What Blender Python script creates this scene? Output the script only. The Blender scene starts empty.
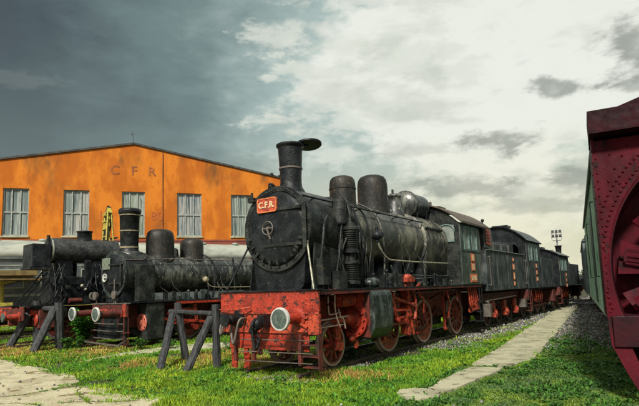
import bpy, math, random
import numpy as np
from mathutils import Vector, Matrix, Euler
random.seed(7); rng = np.random.default_rng(11)
PI = math.pi
S = bpy.context.scene
COL = S.collection

# ------------------------------------------------------------------ helpers
class MB:
    """collects shapes into one mesh; M = current transform"""
    def __init__(s): s.v=[]; s.f=[]; s.sm=[]; s.mi=[]; s.M=Matrix(); s.m=0
    def _add(s, vs, fs, smooth=False):
        b=len(s.v); s.v += [tuple(s.M@Vector(p)) for p in vs]
        for f in fs: s.f.append(tuple(i+b for i in f)); s.sm.append(smooth); s.mi.append(s.m)
    def box(s, x0,x1,y0,y1,z0,z1, R=None, c=None):
        vs=[(x,y,z) for x in (x0,x1) for y in (y0,y1) for z in (z0,z1)]
        if R is not None:
            vs=[tuple(Vector(c)+R@Vector(p)) for p in vs]
        s._add(vs, [(0,1,3,2),(4,6,7,5),(0,4,5,1),(2,3,7,6),(0,2,6,4),(1,5,7,3)]); return s
    def bar(s, a, b, w, h=None, roll=0):
        h=h or w; a=Vector(a); b=Vector(b); d=b-a; L=d.length
        q=d.to_track_quat('X','Z').to_matrix() @ Matrix.Rotation(roll,3,'X')
        s.box(0,L,-w/2,w/2,-h/2,h/2,q,a); return s
    def rev(s, prof, o, ax=(0,0,1), seg=24, smooth=True, a0=0, a1=2*PI, split=True):
        """profile [(r,h)] turned about axis ax at o; every profile segment keeps its own verts if split"""
        o=Vector(o); ax=Vector(ax).normalized(); q=ax.to_track_quat('Z','X').to_matrix()
        full=abs(a1-a0-2*PI)<1e-6; n=seg if full else seg+1
        segs=[prof[i:i+2] for i in range(len(prof)-1)] if split else [prof]
        for pr in segs:
            vs=[]; fs=[]
            for r,h in pr:
                for k in range(n):
                    a=a0+(a1-a0)*k/seg; vs.append(tuple(o+q@Vector((r*math.cos(a),r*math.sin(a),h))))
            for j in range(len(pr)-1):
                for k in range(seg):
                    k2=(k+1)%n
                    fs.append((j*n+k,j*n+k2,(j+1)*n+k2,(j+1)*n+k))
            s._add(vs,fs,smooth)
        return s
    def cyl(s, a, b, r, r2=None, seg=16, caps=True, smooth=True):
        a=Vector(a); b=Vector(b); L=(b-a).length; r2=r if r2 is None else r2
        pr=[(r,0),(r2,L)]
        if caps: pr=[(0,0)]+pr+[(0,L)]
        s.rev(pr,a,b-a,seg,smooth); return s
    def tube(s, pts, r, seg=8):
        pts=[Vector(p) for p in pts]; vs=[]; fs=[]; n=len(pts)
        for i,p in enumerate(pts):
            d=(pts[min(i+1,n-1)]-pts[max(i-1,0)]).normalized(); q=d.to_track_quat('Z','Y').to_matrix()
            for k in range(seg):
                a=2*PI*k/seg; vs.append(tuple(p+q@Vector((r*math.cos(a),r*math.sin(a),0))))
        for i in range(n-1):
            for k in range(seg): fs.append((i*seg+k,i*seg+(k+1)%seg,(i+1)*seg+(k+1)%seg,(i+1)*seg+k))
        s._add(vs,fs,True); s._add([vs[k] for k in range(seg)],[tuple(range(seg))]); s._add([vs[(n-1)*seg+k] for k in range(seg)],[tuple(range(seg))]); return s
    def prism(s, poly, fn0, fn1, smooth=False):
        """poly 2-D points; fn maps (u,v)->3-D for each end"""
        n=len(poly); A=[fn0(*p) for p in poly]; B=[fn1(*p) for p in poly]
        s._add(A,[tuple(range(n))]); s._add(B,[tuple(reversed(range(n)))])
        s._add(A+B,[(i,(i+1)%n,n+(i+1)%n,n+i) for i in range(n)],smooth); return s
    def sphere(s, c, r, seg=12, rings=7, sc=(1,1,1)):
        vs=[];fs=[]
        for j in range(rings+1):
            t=PI*j/rings
            for k in range(seg):
                a=2*PI*k/seg; vs.append((c[0]+r*sc[0]*math.sin(t)*math.cos(a),c[1]+r*sc[1]*math.sin(t)*math.sin(a),c[2]+r*sc[2]*math.cos(t)))
        for j in range(rings):
            for k in range(seg): fs.append((j*seg+k,(j+1)*seg+k,(j+1)*seg+(k+1)%seg,j*seg+(k+1)%seg))
        s._add(vs,fs,True); return s
    def rivet(s, p, ax, r=.022):
        ax=Vector(ax); s.rev([(r,0),(r*.75,r*.5),(0,r*.75)],p,ax,6,True,split=False); return s
    def holed(s, us, vs_, holes, fn, th):
        """rectangular sheet us x vs_ with holes; fn(u,v,w)->3D , thickness w 0..th"""
        U=sorted(set(list(us)+[h for H in holes for h in H[:2]])); V=sorted(set(list(vs_)+[h for H in holes for h in H[2:]]))
        def full(i,j):
            if i<0 or j<0 or i>=len(U)-1 or j>=len(V)-1: return False
            u=(U[i]+U[i+1])/2; v=(V[j]+V[j+1])/2
            return not any(h[0]<u<h[1] and h[2]<v<h[3] for h in holes)
        for i in range(len(U)-1):
            for j in range(len(V)-1):
                if not full(i,j): continue
                a,b,c,d=U[i],U[i+1],V[j],V[j+1]
                for w in (0,th): s._add([fn(a,c,w),fn(b,c,w),fn(b,d,w),fn(a,d,w)],[(0,1,2,3)])
                if not full(i-1,j): s._add([fn(a,c,0),fn(a,d,0),fn(a,d,th),fn(a,c,th)],[(0,1,2,3)])
                if not full(i+1,j): s._add([fn(b,c,0),fn(b,d,0),fn(b,d,th),fn(b,c,th)],[(0,1,2,3)])
                if not full(i,j-1): s._add([fn(a,c,0),fn(b,c,0),fn(b,c,th),fn(a,c,th)],[(0,1,2,3)])
                if not full(i,j+1): s._add([fn(a,d,0),fn(b,d,0),fn(b,d,th),fn(a,d,th)],[(0,1,2,3)])
        return s
    def build(s, name, mats, parent=None, bevel=0, fix=True):
        me=bpy.data.meshes.new(name); me.from_pydata(s.v,[],s.f)
        if not isinstance(mats,(list,tuple)): mats=[mats]
        for m in mats: me.materials.append(m)
        me.polygons.foreach_set('use_smooth',s.sm); me.polygons.foreach_set('material_index',s.mi)
        if fix:
            import bmesh
            bm=bmesh.new(); bm.from_mesh(me); bmesh.ops.recalc_face_normals(bm,faces=bm.faces); bm.to_mesh(me); bm.free()
        me.update()
        o=bpy.data.objects.new(name,me); COL.objects.link(o)
        if parent: o.parent=parent
        if bevel:
            b=o.modifiers.new('bevel','BEVEL'); b.width=bevel; b.segments=2; b.limit_method='ANGLE'; b.angle_limit=math.radians(50)
        return o
def tag(o,label,cat,group=None,kind=None):
    o['label']=label; o['category']=cat
    if group: o['group']=group
    if kind: o['kind']=kind
    return o
def struct(o,kind='structure'): o['kind']=kind; return o
def empty(name,loc,heading=None,label=None,cat=None,group=None):
    """heading in degrees clockwise from +Y; local +X runs along it, local +Y to its left"""
    o=bpy.data.objects.new(name,None); COL.objects.link(o); o.location=loc; o.empty_display_size=.3
    if heading is not None: o.rotation_euler=(0,0,math.radians(90-heading))
    if label: tag(o,label,cat,group)
    return o
def bez(pts,n=8):
    """catmull-rom through pts"""
    P=[Vector(p) for p in pts]; P=[2*P[0]-P[1]]+P+[2*P[-1]-P[-2]]; out=[]
    for i in range(1,len(P)-2):
        for k in range(n):
            t=k/n; a,b,c,d=P[i-1:i+3]
            out.append(.5*((2*b)+(c-a)*t+(2*a-5*b+4*c-d)*t*t+(3*b-a-3*c+d)*t**3))
    out.append(P[-2]); return out
def text_mb(txt,size,depth,fn,name,mat,parent,spacing=1.0,font_bold=.0):
    cu=bpy.data.curves.new(name,'FONT'); cu.body=txt; cu.size=size; cu.extrude=0; cu.align_x='CENTER'; cu.align_y='CENTER'; cu.space_character=spacing; cu.offset=font_bold; cu.resolution_u=3
    ob=bpy.data.objects.new(name,cu); COL.objects.link(ob)
    dg=bpy.context.evaluated_depsgraph_get(); me=bpy.data.meshes.new_from_object(ob.evaluated_get(dg)); bpy.data.objects.remove(ob)
    mb=MB(); A=[fn(v.co.x,v.co.y,depth) for v in me.vertices]; B=[fn(v.co.x,v.co.y,0) for v in me.vertices]; n=len(A)
    fs=[tuple(p.vertices) for p in me.polygons]; mb._add(A,fs)
    # side walls along boundary edges
    cnt={}
    for f in fs:
        for i in range(len(f)):
            e=(f[i],f[(i+1)%len(f)]); k=tuple(sorted(e)); cnt.setdefault(k,[]).append(e)
    side=[(e[0][0],e[0][1],e[0][1]+n,e[0][0]+n) for e in cnt.values() if len(e)==1]
    mb._add(A+B,side)
    return mb.build(name,mat,parent,fix=False)

# ------------------------------------------------------------------ materials
def mat(name,c1,c2=None,c3=None,rough=.6,metal=0.0,scale=3.0,t2=(.42,.62),t3=(.60,.72),bump=.25,bscale=40,stretch=(1,1,1),speck=0.0,spec=.5,rvar=.2,c4=None,t4=(.62,.7),s3=None):
    m=bpy.data.materials.new(name); m.use_nodes=True; nt=m.node_tree; N=nt.nodes; Lk=nt.links
    b=N['Principled BSDF']; b.inputs['Roughness'].default_value=rough; b.inputs['Metallic'].default_value=metal
    b.inputs['Specular IOR Level'].default_value=spec
    tc=N.new('ShaderNodeTexCoord'); mp=N.new('ShaderNodeMapping'); mp.inputs['Scale'].default_value=stretch
    Lk.new(tc.outputs['Object'],mp.inputs['Vector'])
    def noise(sc,det=8,rg=.62,off=0):
        n=N.new('ShaderNodeTexNoise'); n.noise_dimensions='4D'; n.inputs['W'].default_value=off
        n.inputs['Scale'].default_value=sc; n.inputs['Detail'].default_value=det; n.inputs['Roughness'].default_value=rg
        Lk.new(mp.outputs[0],n.inputs['Vector']); return n
    def ramp(n,a,bb):
        r=N.new('ShaderNodeMapRange'); r.inputs['From Min'].default_value=a; r.inputs['From Max'].default_value=bb; r.interpolation_type='SMOOTHSTEP'
        Lk.new(n.outputs['Fac'],r.inputs['Value']); return r
    def mix(fac,a,bcol):
        x=N.new('ShaderNodeMix'); x.data_type='RGBA'
        Lk.new(fac,x.inputs['Factor'])
        if isinstance(a,tuple): x.inputs['A'].default_value=(*a,1)
        else: Lk.new(a,x.inputs['A'])
        x.inputs['B'].default_value=(*bcol,1); return x.outputs['Result']
    col=c1
    if c2: col=mix(ramp(noise(scale,off=1),*t2).outputs[0],col,c2)
    if c3: col=mix(ramp(noise(s3 or scale*2.3,off=5),*t3).outputs[0],col,c3)
    if c4: col=mix(ramp(noise(scale*7,off=9),*t4).outputs[0],col,c4)
    if speck:
        n=noise(60,4,.7,3); r=N.new('ShaderNodeMapRange'); r.inputs['From Min'].default_value=.3; r.inputs['From Max'].default_value=.7
        r.inputs['To Min'].default_value=1-speck; r.inputs['To Max'].default_value=1+speck; Lk.new(n.outputs['Fac'],r.inputs['Value'])
        vm=N.new('ShaderNodeVectorMath'); vm.operation='SCALE'
        if isinstance(col,tuple): vm.inputs[0].default_value=col
        else: Lk.new(col,vm.inputs[0])
        Lk.new(r.outputs[0],vm.inputs['Scale']); col=vm.outputs[0]
    if isinstance(col,tuple): b.inputs['Base Color'].default_value=(*col,1)
    else: Lk.new(col,b.inputs['Base Color'])
    if rvar:
        n=noise(scale*3,off=7); r=N.new('ShaderNodeMapRange'); r.inputs['From Min'].default_value=.3; r.inputs['From Max'].default_value=.7
        r.inputs['To Min'].default_value=max(.05,rough-rvar); r.inputs['To Max'].default_value=min(1,rough+rvar); Lk.new(n.outputs['Fac'],r.inputs['Value']); Lk.new(r.outputs[0],b.inputs['Roughness'])
    if bump:
        n=noise(bscale,6,.65,2); bp=N.new('ShaderNodeBump'); bp.inputs['Strength'].default_value=bump; bp.inputs['Distance'].default_value=.02
        Lk.new(n.outputs['Fac'],bp.inputs['Height']); Lk.new(bp.outputs[0],b.inputs['Normal'])
    return m
M={}
M['black']=mat('black_paint',(.012,.014,.014),(.038,.042,.036),(.085,.07,.045),rough=.34,scale=3,bump=.8,bscale=14,speck=.7,c4=(.13,.135,.11),t4=(.61,.68),spec=.22)
M['soot']=mat('sooty_black',(.007,.009,.010),(.020,.023,.025),(.06,.056,.046),rough=.34,scale=3,bump=.7,bscale=16,speck=.7,t3=(.58,.70),spec=.2,c4=(.07,.07,.06),t4=(.61,.7))
M['boiler']=mat('weathered_boiler_steel',(.034,.037,.031),(.175,.168,.12),(.010,.011,.010),rough=.4,scale=1.5,bump=.9,bscale=10,speck=.8,c4=(.26,.24,.17),t4=(.58,.68),stretch=(1.2,1,.65),t2=(.42,.60),t3=(.5,.64),s3=3.6,spec=.8)
M['boilerB']=mat('dull_black_boiler_steel',(.022,.026,.024),(.11,.115,.095),(.010,.012,.012),rough=.34,scale=2.2,bump=.7,bscale=11,speck=.6,c4=(.34,.33,.26),t4=(.58,.68),t2=(.46,.6),t3=(.5,.6),spec=.7,stretch=(1.3,1,.45))
M['boilerC']=mat('rusted_grey_tank_steel',(.010,.012,.013),(.036,.038,.036),(.035,.022,.016),rough=.45,scale=2.2,bump=1.0,bscale=9,speck=.9,c4=(.12,.12,.11),t4=(.55,.67),t2=(.4,.55))
M['red']=mat('red_oxide_paint',(.37,.034,.015),(.21,.020,.010),(.035,.016,.012),rough=.45,scale=3.6,bump=.7,bscale=16,speck=.6,t3=(.52,.62),c4=(.68,.13,.06),t4=(.58,.68))
M['red2']=mat('faded_orange_red_paint',(.47,.068,.028),(.25,.028,.014),(.035,.016,.014),rough=.45,scale=5.5,bump=.7,bscale=18,speck=.6,t3=(.51,.60),c4=(.8,.26,.13),t4=(.62,.74))
M['darkred']=mat('grimy_dark_red_paint',(.12,.02,.013),(.035,.012,.009),(.015,.012,.011),rough=.6,scale=4,bump=.4,bscale=24,speck=.4)
M['maroon']=mat('maroon_plough_paint',(.075,.0025,.008),(.042,.002,.006),(.018,.006,.006),rough=.62,scale=2.2,bump=.5,bscale=12,speck=.45,spec=.15,stretch=(1,1,.55),t3=(.55,.64),c4=(.12,.012,.016),t4=(.60,.72))
M['maroon2']=mat('dark_maroon_steel',(.035,.006,.009),(.02,.006,.008),(.012,.01,.01),spec=.15,rough=.6,scale=3,bump=.3,bscale=20,speck=.3)
M['visor']=mat('blackened_maroon',(.028,.005,.008),(.014,.005,.006),spec=.12,rough=.75,scale=3,speck=.3)
M['tyre']=mat('worn_wheel_tyre',(.46,.31,.26),(.30,.22,.18),(.6,.5,.42),rough=.5,scale=6,bump=.2,speck=.3)
M['tyreD']=mat('dull_wheel_tyre',(.13,.11,.09),(.07,.06,.055),rough=.5,scale=6,bump=.2,speck=.3)
M['ring']=mat('chipped_white_ring',(.50,.51,.47),(.34,.34,.31),(.2,.18,.15),rough=.5,scale=8,speck=.2,t3=(.63,.7))
M['bufface']=mat('greased_buffer_face',(.05,.07,.06),(.10,.13,.11),(.04,.05,.045),rough=.4,scale=9,speck=.5,bump=.5)
M['green']=mat('dull_green_grey_paint',(.032,.045,.038),(.095,.115,.095),(.03,.03,.026),rough=.45,scale=3,bump=.35,bscale=16,speck=.45,c4=(.18,.21,.18),t4=(.6,.72),stretch=(1,1,.5))
M['cyl']=mat('scuffed_green_black_casing',(.018,.026,.023),(.07,.09,.08),(.014,.016,.014),rough=.36,scale=4.5,bump=.6,bscale=14,speck=.6,t2=(.46,.6),t3=(.5,.6),c4=(.22,.26,.22),t4=(.60,.67),stretch=(1,1,.35))
M['spoke']=mat('grimy_spoke_paint',(.12,.028,.018),(.34,.05,.025),(.20,.16,.13),rough=.5,scale=6,bump=.4,bscale=20,speck=.5,t3=(.55,.66))
M['tender']=mat('dark_slate_tender_paint',(.020,.027,.028),(.08,.092,.09),(.13,.12,.09),rough=.5,scale=3,bump=.35,bscale=18,speck=.5,stretch=(1,1,.6),t3=(.6,.75))
M['brass']=mat('pale_bare_steel_pipe',(.36,.35,.26),(.16,.16,.12),rough=.4,scale=9,bump=.1,speck=.2,metal=.3)
M['plate']=mat('orange_number_plate',(.62,.17,.06),(.36,.08,.03),rough=.5,scale=12,speck=.25,bump=.1)
M['platein']=mat('pale_plate_lettering',(.66,.50,.30),(.48,.32,.17),rough=.5,scale=14,speck=.2,bump=.1)
M['winframe']=mat('teal_window_frame',(.10,.17,.15),(.16,.24,.21),rough=.5,scale=8,speck=.2)
M['cabroof']=mat('rusty_cab_roof',(.10,.075,.05),(.05,.045,.04),(.19,.10,.05),rough=.7,scale=3,bump=.4,bscale=20,speck=.4)
M['timber']=mat('tarred_old_timber',(.018,.019,.021),(.05,.052,.055),(.010,.010,.010),rough=.7,scale=5,bump=1.0,bscale=14,speck=.8,stretch=(3,3,.35),c4=(.14,.14,.14),t4=(.6,.72))
M['orange']=mat('orange_plaster',(.56,.178,.020),(.40,.11,.014),(.15,.065,.022),rough=.9,scale=.7,bump=.9,bscale=3.5,speck=.30,t2=(.42,.60),t3=(.50,.70),s3=.42,c4=(.40,.10,.014),t4=(.56,.70),rvar=.05,spec=.15,stretch=(1,1,.45))
M['brownletter']=mat('faded_brown_paint',(.20,.065,.018),(.36,.11,.022),rough=.9,scale=1.5,speck=.1,bump=.1)
M['fadeletter']=mat('very_faded_brown_paint',(.36,.09,.02),(.50,.135,.02),rough=.9,scale=1.2,speck=.1,bump=.1)
M['roofedge']=mat('dark_roof_edge',(.03,.03,.028),(.06,.055,.045),rough=.8,scale=2)
M['basebrown']=mat('red_brown_base_paint',(.24,.05,.025),(.14,.04,.025),rough=.8,scale=1.5,speck=.2)
M['curtain']=mat('dusty_curtained_pane',(.16,.20,.19),(.34,.38,.34),(.08,.11,.11),rough=.22,scale=.9,bump=.05,bscale=3,stretch=(7,7,.35),speck=.05,t2=(.44,.60),t3=(.55,.7),s3=1.6,spec=.6)
M['sash']=mat('grey_window_sash',(.30,.33,.29),(.2,.22,.2),rough=.6,scale=4,speck=.1)
M['cream']=mat('grimy_cream_coach_paint',(.34,.35,.29),(.22,.24,.20),(.08,.09,.08),rough=.5,scale=1.5,bump=.15,speck=.15,stretch=(.5,1,1))
M['coachdark']=mat('dark_coach_paint',(.055,.068,.068),(.11,.125,.12),(.03,.036,.034),rough=.4,scale=2,bump=.15,speck=.2)
M['yellow']=mat('faded_yellow_paint',(.42,.36,.05),(.28,.23,.04),(.06,.055,.02),rough=.6,scale=6,speck=.3,t3=(.58,.7))
M['ochre']=mat('ochre_boards',(.20,.14,.045),(.12,.085,.03),(.08,.055,.02),rough=.8,scale=5,speck=.4)
M['wagreen']=mat('peeling_green_wagon_paint',(.30,.47,.33),(.46,.62,.48),(.13,.19,.14),rough=.55,scale=1.8,bump=.25,bscale=14,speck=.22,c4=(.5,.62,.5),t4=(.6,.72),stretch=(1,1,.35))
M['wagdark']=mat('dark_wagon_trim',(.03,.05,.04),(.06,.09,.075),rough=.6,scale=3)
M['wagblue']=mat('grey_blue_wagon_paint',(.10,.13,.14),(.16,.19,.19),rough=.6,scale=2,speck=.2)
M['rail']=mat('rusty_rail_steel',(.085,.058,.04),(.045,.035,.028),(.16,.10,.06),rough=.6,scale=8,speck=.4)
M['railtop']=mat('dull_rail_head',(.12,.115,.11),(.08,.06,.05),rough=.4,scale=6,speck=.3,metal=.3)
M['sleeper']=mat('old_wood_sleeper',(.06,.045,.035),(.10,.08,.065),rough=.85,scale=5,speck=.4,bump=.6)
M['metalgrey']=mat('galvanised_mast_metal',(.22,.23,.23),(.15,.16,.16),rough=.6,scale=4)
M['lampglass']=mat('dark_floodlight_glass',(.05,.055,.06),rough=.2,bump=0)
M['concrete']=mat('weathered_concrete',(.43,.41,.28),(.29,.28,.185),(.14,.13,.075),rough=.95,scale=1.8,bump=1.0,bscale=40,speck=.7,t3=(.54,.64),s3=2.4,c4=(.48,.46,.33),t4=(.57,.67),spec=.1)
M['apron']=mat('rough_pale_concrete',(.50,.455,.30),(.37,.33,.21),(.20,.155,.075),rough=.95,scale=1.6,bump=1.0,bscale=45,speck=.75,t3=(.54,.62),s3=1.7,c4=(.52,.49,.36),t4=(.55,.66),spec=.1)
M['crack']=mat('dark_crack_dirt',(.05,.045,.025),(.08,.08,.03),rough=1,scale=5,speck=.4)
M['soil']=mat('dark_weedy_soil',(.045,.045,.025),(.075,.07,.045),(.03,.045,.015),rough=1,scale=1.2,bump=.8,bscale=30,speck=.5,spec=.1,c4=(.12,.11,.085),t4=(.58,.7))
M['skypale']=mat('sky_pale_cab_pane',(.14,.17,.15),(.24,.27,.24),rough=.12,scale=3,bump=0,speck=.1,rvar=.08,spec=.8)  # pale base colour stands in for sky seen and reflected in the glass
M['darkglass']=mat('dark_coach_glass',(.02,.025,.028),(.05,.06,.06),rough=.15,bump=0,rvar=.05)

# vertex coloured stuff (leaf and stone tints are their own; right-hand grass also holds painted shade)
def attr_mat(name,rough=.7,trans=0.0,spec=.3):
    m=bpy.data.materials.new(name); m.use_nodes=True; nt=m.node_tree; b=nt.nodes['Principled BSDF']
    a=nt.nodes.new('ShaderNodeAttribute'); a.attribute_name='tint'; nt.links.new(a.outputs['Color'],b.inputs['Base Color'])
    b.inputs['Roughness'].default_value=rough; b.inputs['Specular IOR Level'].default_value=spec
    if trans:
        t=nt.nodes.new('ShaderNodeBsdfTranslucent'); nt.links.new(a.outputs['Color'],t.inputs['Color']); mx=nt.nodes.new('ShaderNodeMixShader'); mx.inputs[0].default_value=trans
        o=nt.nodes['Material Output']; nt.links.new(b.outputs[0],mx.inputs[1]); nt.links.new(t.outputs[0],mx.inputs[2]); nt.links.new(mx.outputs[0],o.inputs['Surface'])
    return m
M['blade']=attr_mat('grass_blade',.6,.3); M['leaf']=attr_mat('weed_leaf',.5,.25); M['stone']=attr_mat('ballast_stone',.85,0)
def np_mesh(name,V,F,tint,m,parent=None):
    """V (n,3), F (k,3|4) tint per vertex (n,3)"""
    me=bpy.data.meshes.new(name); nv=len(V); nf,w=F.shape
    me.vertices.add(nv); me.vertices.foreach_set('co',V.astype(np.float32).ravel())
    me.loops.add(nf*w); me.loops.foreach_set('vertex_index',F.astype(np.int32).ravel())
    me.polygons.add(nf); me.polygons.foreach_set('loop_start',np.arange(0,nf*w,w,dtype=np.int32)); me.polygons.foreach_set('loop_total',np.full(nf,w,dtype=np.int32))
    at=me.color_attributes.new('tint','FLOAT_COLOR','POINT'); at.data.foreach_set('color',np.c_[tint,np.ones(nv)].astype(np.float32).ravel())
    me.materials.append(m); me.update(); me.validate()
    o=bpy.data.objects.new(name,me); COL.objects.link(o)
    if parent: o.parent=parent
    return o

# ------------------------------------------------------------------ camera
f=500.; PX,PY=319.5,230.; roll=math.radians(1.85); pitch=math.atan((288.4-PY)/f); CH=1.92
R0=Vector((1,0,0)); U0=Vector((0,-math.sin(pitch),math.cos(pitch))); Fw=Vector((0,math.cos(pitch),math.sin(pitch)))
cr,sr=math.cos(roll),math.sin(roll); Rc=cr*R0-sr*U0; Uc=sr*R0+cr*U0
cam=bpy.data.cameras.new('camera'); co=bpy.data.objects.new('camera',cam); COL.objects.link(co); S.camera=co
mw=Matrix((( Rc.x,Uc.x,-Fw.x,0),(Rc.y,Uc.y,-Fw.y,0),(Rc.z,Uc.z,-Fw.z,CH),(0,0,0,1))); co.matrix_world=mw
cam.sensor_width=36; cam.lens=36*f/639; cam.shift_y=(PY-203)/639; cam.shift_x=-(PX-319.5)/639; cam.clip_end=3000; cam.clip_start=.05
def ray(x,y):
    u=(x-PX)/f; v=-(y-PY)/f; return (Rc*u+Uc*v+Fw)
def gnd(x,y,z=0):
    r=ray(x,y); k=(z-CH)/r.z; return (r.x*k,r.y*k)
def hd(psi):
    a=math.radians(psi); return (math.sin(a),math.cos(a)),(math.cos(a),-math.sin(a))

# ------------------------------------------------------------------ ground
def poly_struct(name,pts,z,m,thick=None,bevel=0):
    mb=MB()
    if thick: mb.prism(pts,lambda u,v:(u,v,z-thick),lambda u,v:(u,v,z))
    else: mb._add([(p[0],p[1],z) for p in pts],[tuple(range(len(pts)))])
    return struct(mb.build(name,m,None,bevel))
gm=MB(); gm._add([(-900,-60,0),(900,-60,0),(900,1600,0),(-900,1600,0)],[(0,1,2,3)]); struct(gm.build('ground',M['soil']))
A_EDGE=[gnd(x,y) for x,y in [(-120,350),(0,360),(22,366),(52,371),(72,377),(82,383),(70,386),(88,388),(115,390),(104,394),(132,397),(165,400),(150,407),(190,420),(260,450)]]
APRON=A_EDGE+[(-1.5,1.0),(-14,1.0),(-30,12)]
# jittered edge
def jitter(pts,n,amp):
    out=[]
    for i in range(len(pts)-1):
        for k in range(n):
            t=k/n; out.append((pts[i][0]*(1-t)+pts[i+1][0]*t+random.uniform(-amp,amp),pts[i][1]*(1-t)+pts[i+1][1]*t+random.uniform(-amp,amp)))
    return out+[pts[-1]]
AP=jitter(A_EDGE,8,.045)+[(-1.5,1.0),(-14,1.0),(-30,12)]
poly_struct('concrete_apron',AP,.03,M['apron'],.05)
def crack(pts,w):
    pts=jitter([gnd(*p,.034) for p in pts],9,.03); mb=MB()
    for i in range(len(pts)-1):
        a=Vector(pts[i]); b=Vector(pts[i+1]); d=(b-a); 
        if d.length<1e-4: continue
        nrm=Vector((-d.y,d.x)).normalized()*w*random.uniform(.3,1.2)
        mb._add([(a.x-nrm.x,a.y-nrm.y,.034),(a.x+nrm.x,a.y+nrm.y,.034),(b.x+nrm.x,b.y+nrm.y,.034),(b.x-nrm.x,b.y-nrm.y,.034)],[(0,1,2,3)])
    return mb
CR=[[(-10,397),(20,395.5),(50,390),(84,384.5)],[(60,403),(85,401),(110,402),(140,400)],[(-10,405),(15,403),(40,405)],[(84,384),(76,392),(92,404)]]
for c in CR: struct(crack(c,.022).build('pavement_crack',M['crack']))
# slab path
def lerp(a,b,t): return (a[0]*(1-t)+b[0]*t,a[1]*(1-t)+b[1]*t)
PL=[(3.50,12.06),(6.36,17.29),(15.6,33.9)]; 
slabs=[[(396,394),(400,390),(412,388.6),(430,389),(441,391.5),(438,396),(424,399),(406,400.5)],[(427,389.5),(441,381),(458,372),(471,367),(502,367.5),(497,372),(480,378.5),(462,386),(446,391.5)]]
SL=[[gnd(*p,.04) for p in s] for s in slabs]
pm=MB()
for s in SL:
    s=jitter(s+[s[0]],6,.022)[:-1]
    pm.prism(s,lambda u,v:(u,v,-.03),lambda u,v:(u,v,.05))
dpa=Vector((math.sin(math.radians(29.1)),math.cos(math.radians(29.1)))); npa=Vector((dpa.y,-dpa.x))
s0=0; P0=Vector(gnd(472.5,366.3)); ln=[2.55,1.1,1.75,1.7,1.8,1.7,1.75,1.8,1.7,1.8,1.75,1.8,1.8,1.7,1.8]
PATHPOLY=[]
for i,l in enumerate(ln):
    a=P0+dpa*s0; off=random.uniform(-.03,.03); w=1.17 if i else 1.12
    q=[a+npa*off,a+npa*(w+off),a+npa*(w+off)+dpa*(l-.07),a+npa*off+dpa*(l-.07)]
    if i==0: q=[a,a+npa*.85+dpa*.1,a+npa*1.18+dpa*1.3,a+npa*1.17+dpa*(l-.03),a+dpa*(l-.03)]
    q=jitter([tuple(p) for p in q]+[tuple(q[0])],9,.022)[:-1]
    tz=random.uniform(-.012,.012)
    pm.prism(q,lambda u,v:(u,v,-.03),lambda u,v,tz=tz:(u,v,.045+tz+.01*math.sin(u*2)))
    s0+=l
struct(pm.build('slab_path',M['concrete'],None,.008))
# pale strip between the buffer stops and the left tracks
strip=[gnd(*p,.03) for p in [(74,363),(100,358.5),(130,355),(160,352),(200,349.5),(238,347),(262,344.5),(250,341.5),(215,342.5),(175,345.5),(140,350),(105,356)]]
strip=jitter(strip+[strip[0]],5,.04)[:-1]
poly_struct('concrete_strip',strip,.03,M['concrete'],.05)

# ------------------------------------------------------------------ tracks
def track(origin,psi,x0,x1,label,shape=None,rz=.12):
    r=empty('railway_track',(origin[0],origin[1],0),psi,label,'railway track','railway tracks')
    for s in (-1,1):
        mb=MB(); y=s*.7525
        mb.box(x0,x1,y-.035,y+.035,rz-.045,rz); mb.box(x0,x1,y-.012,y+.012,rz-.12,rz-.045); mb.box(x0,x1,y-.065,y+.065,rz-.135,rz-.118)
        mb.build('rail',[M['rail']],r)
    n=int((x1-x0)/.65)
    for k in range(min(n,60)):
        x=x0+.3+k*.65; mb=MB(); j=random.uniform(-.05,.05)
        mb.box(x-.12,x+.12,-1.22+j,1.22+j,-.1,rz-.136+.001*0); mb.build('sleeper',M['sleeper'],r)
    return r

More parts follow.
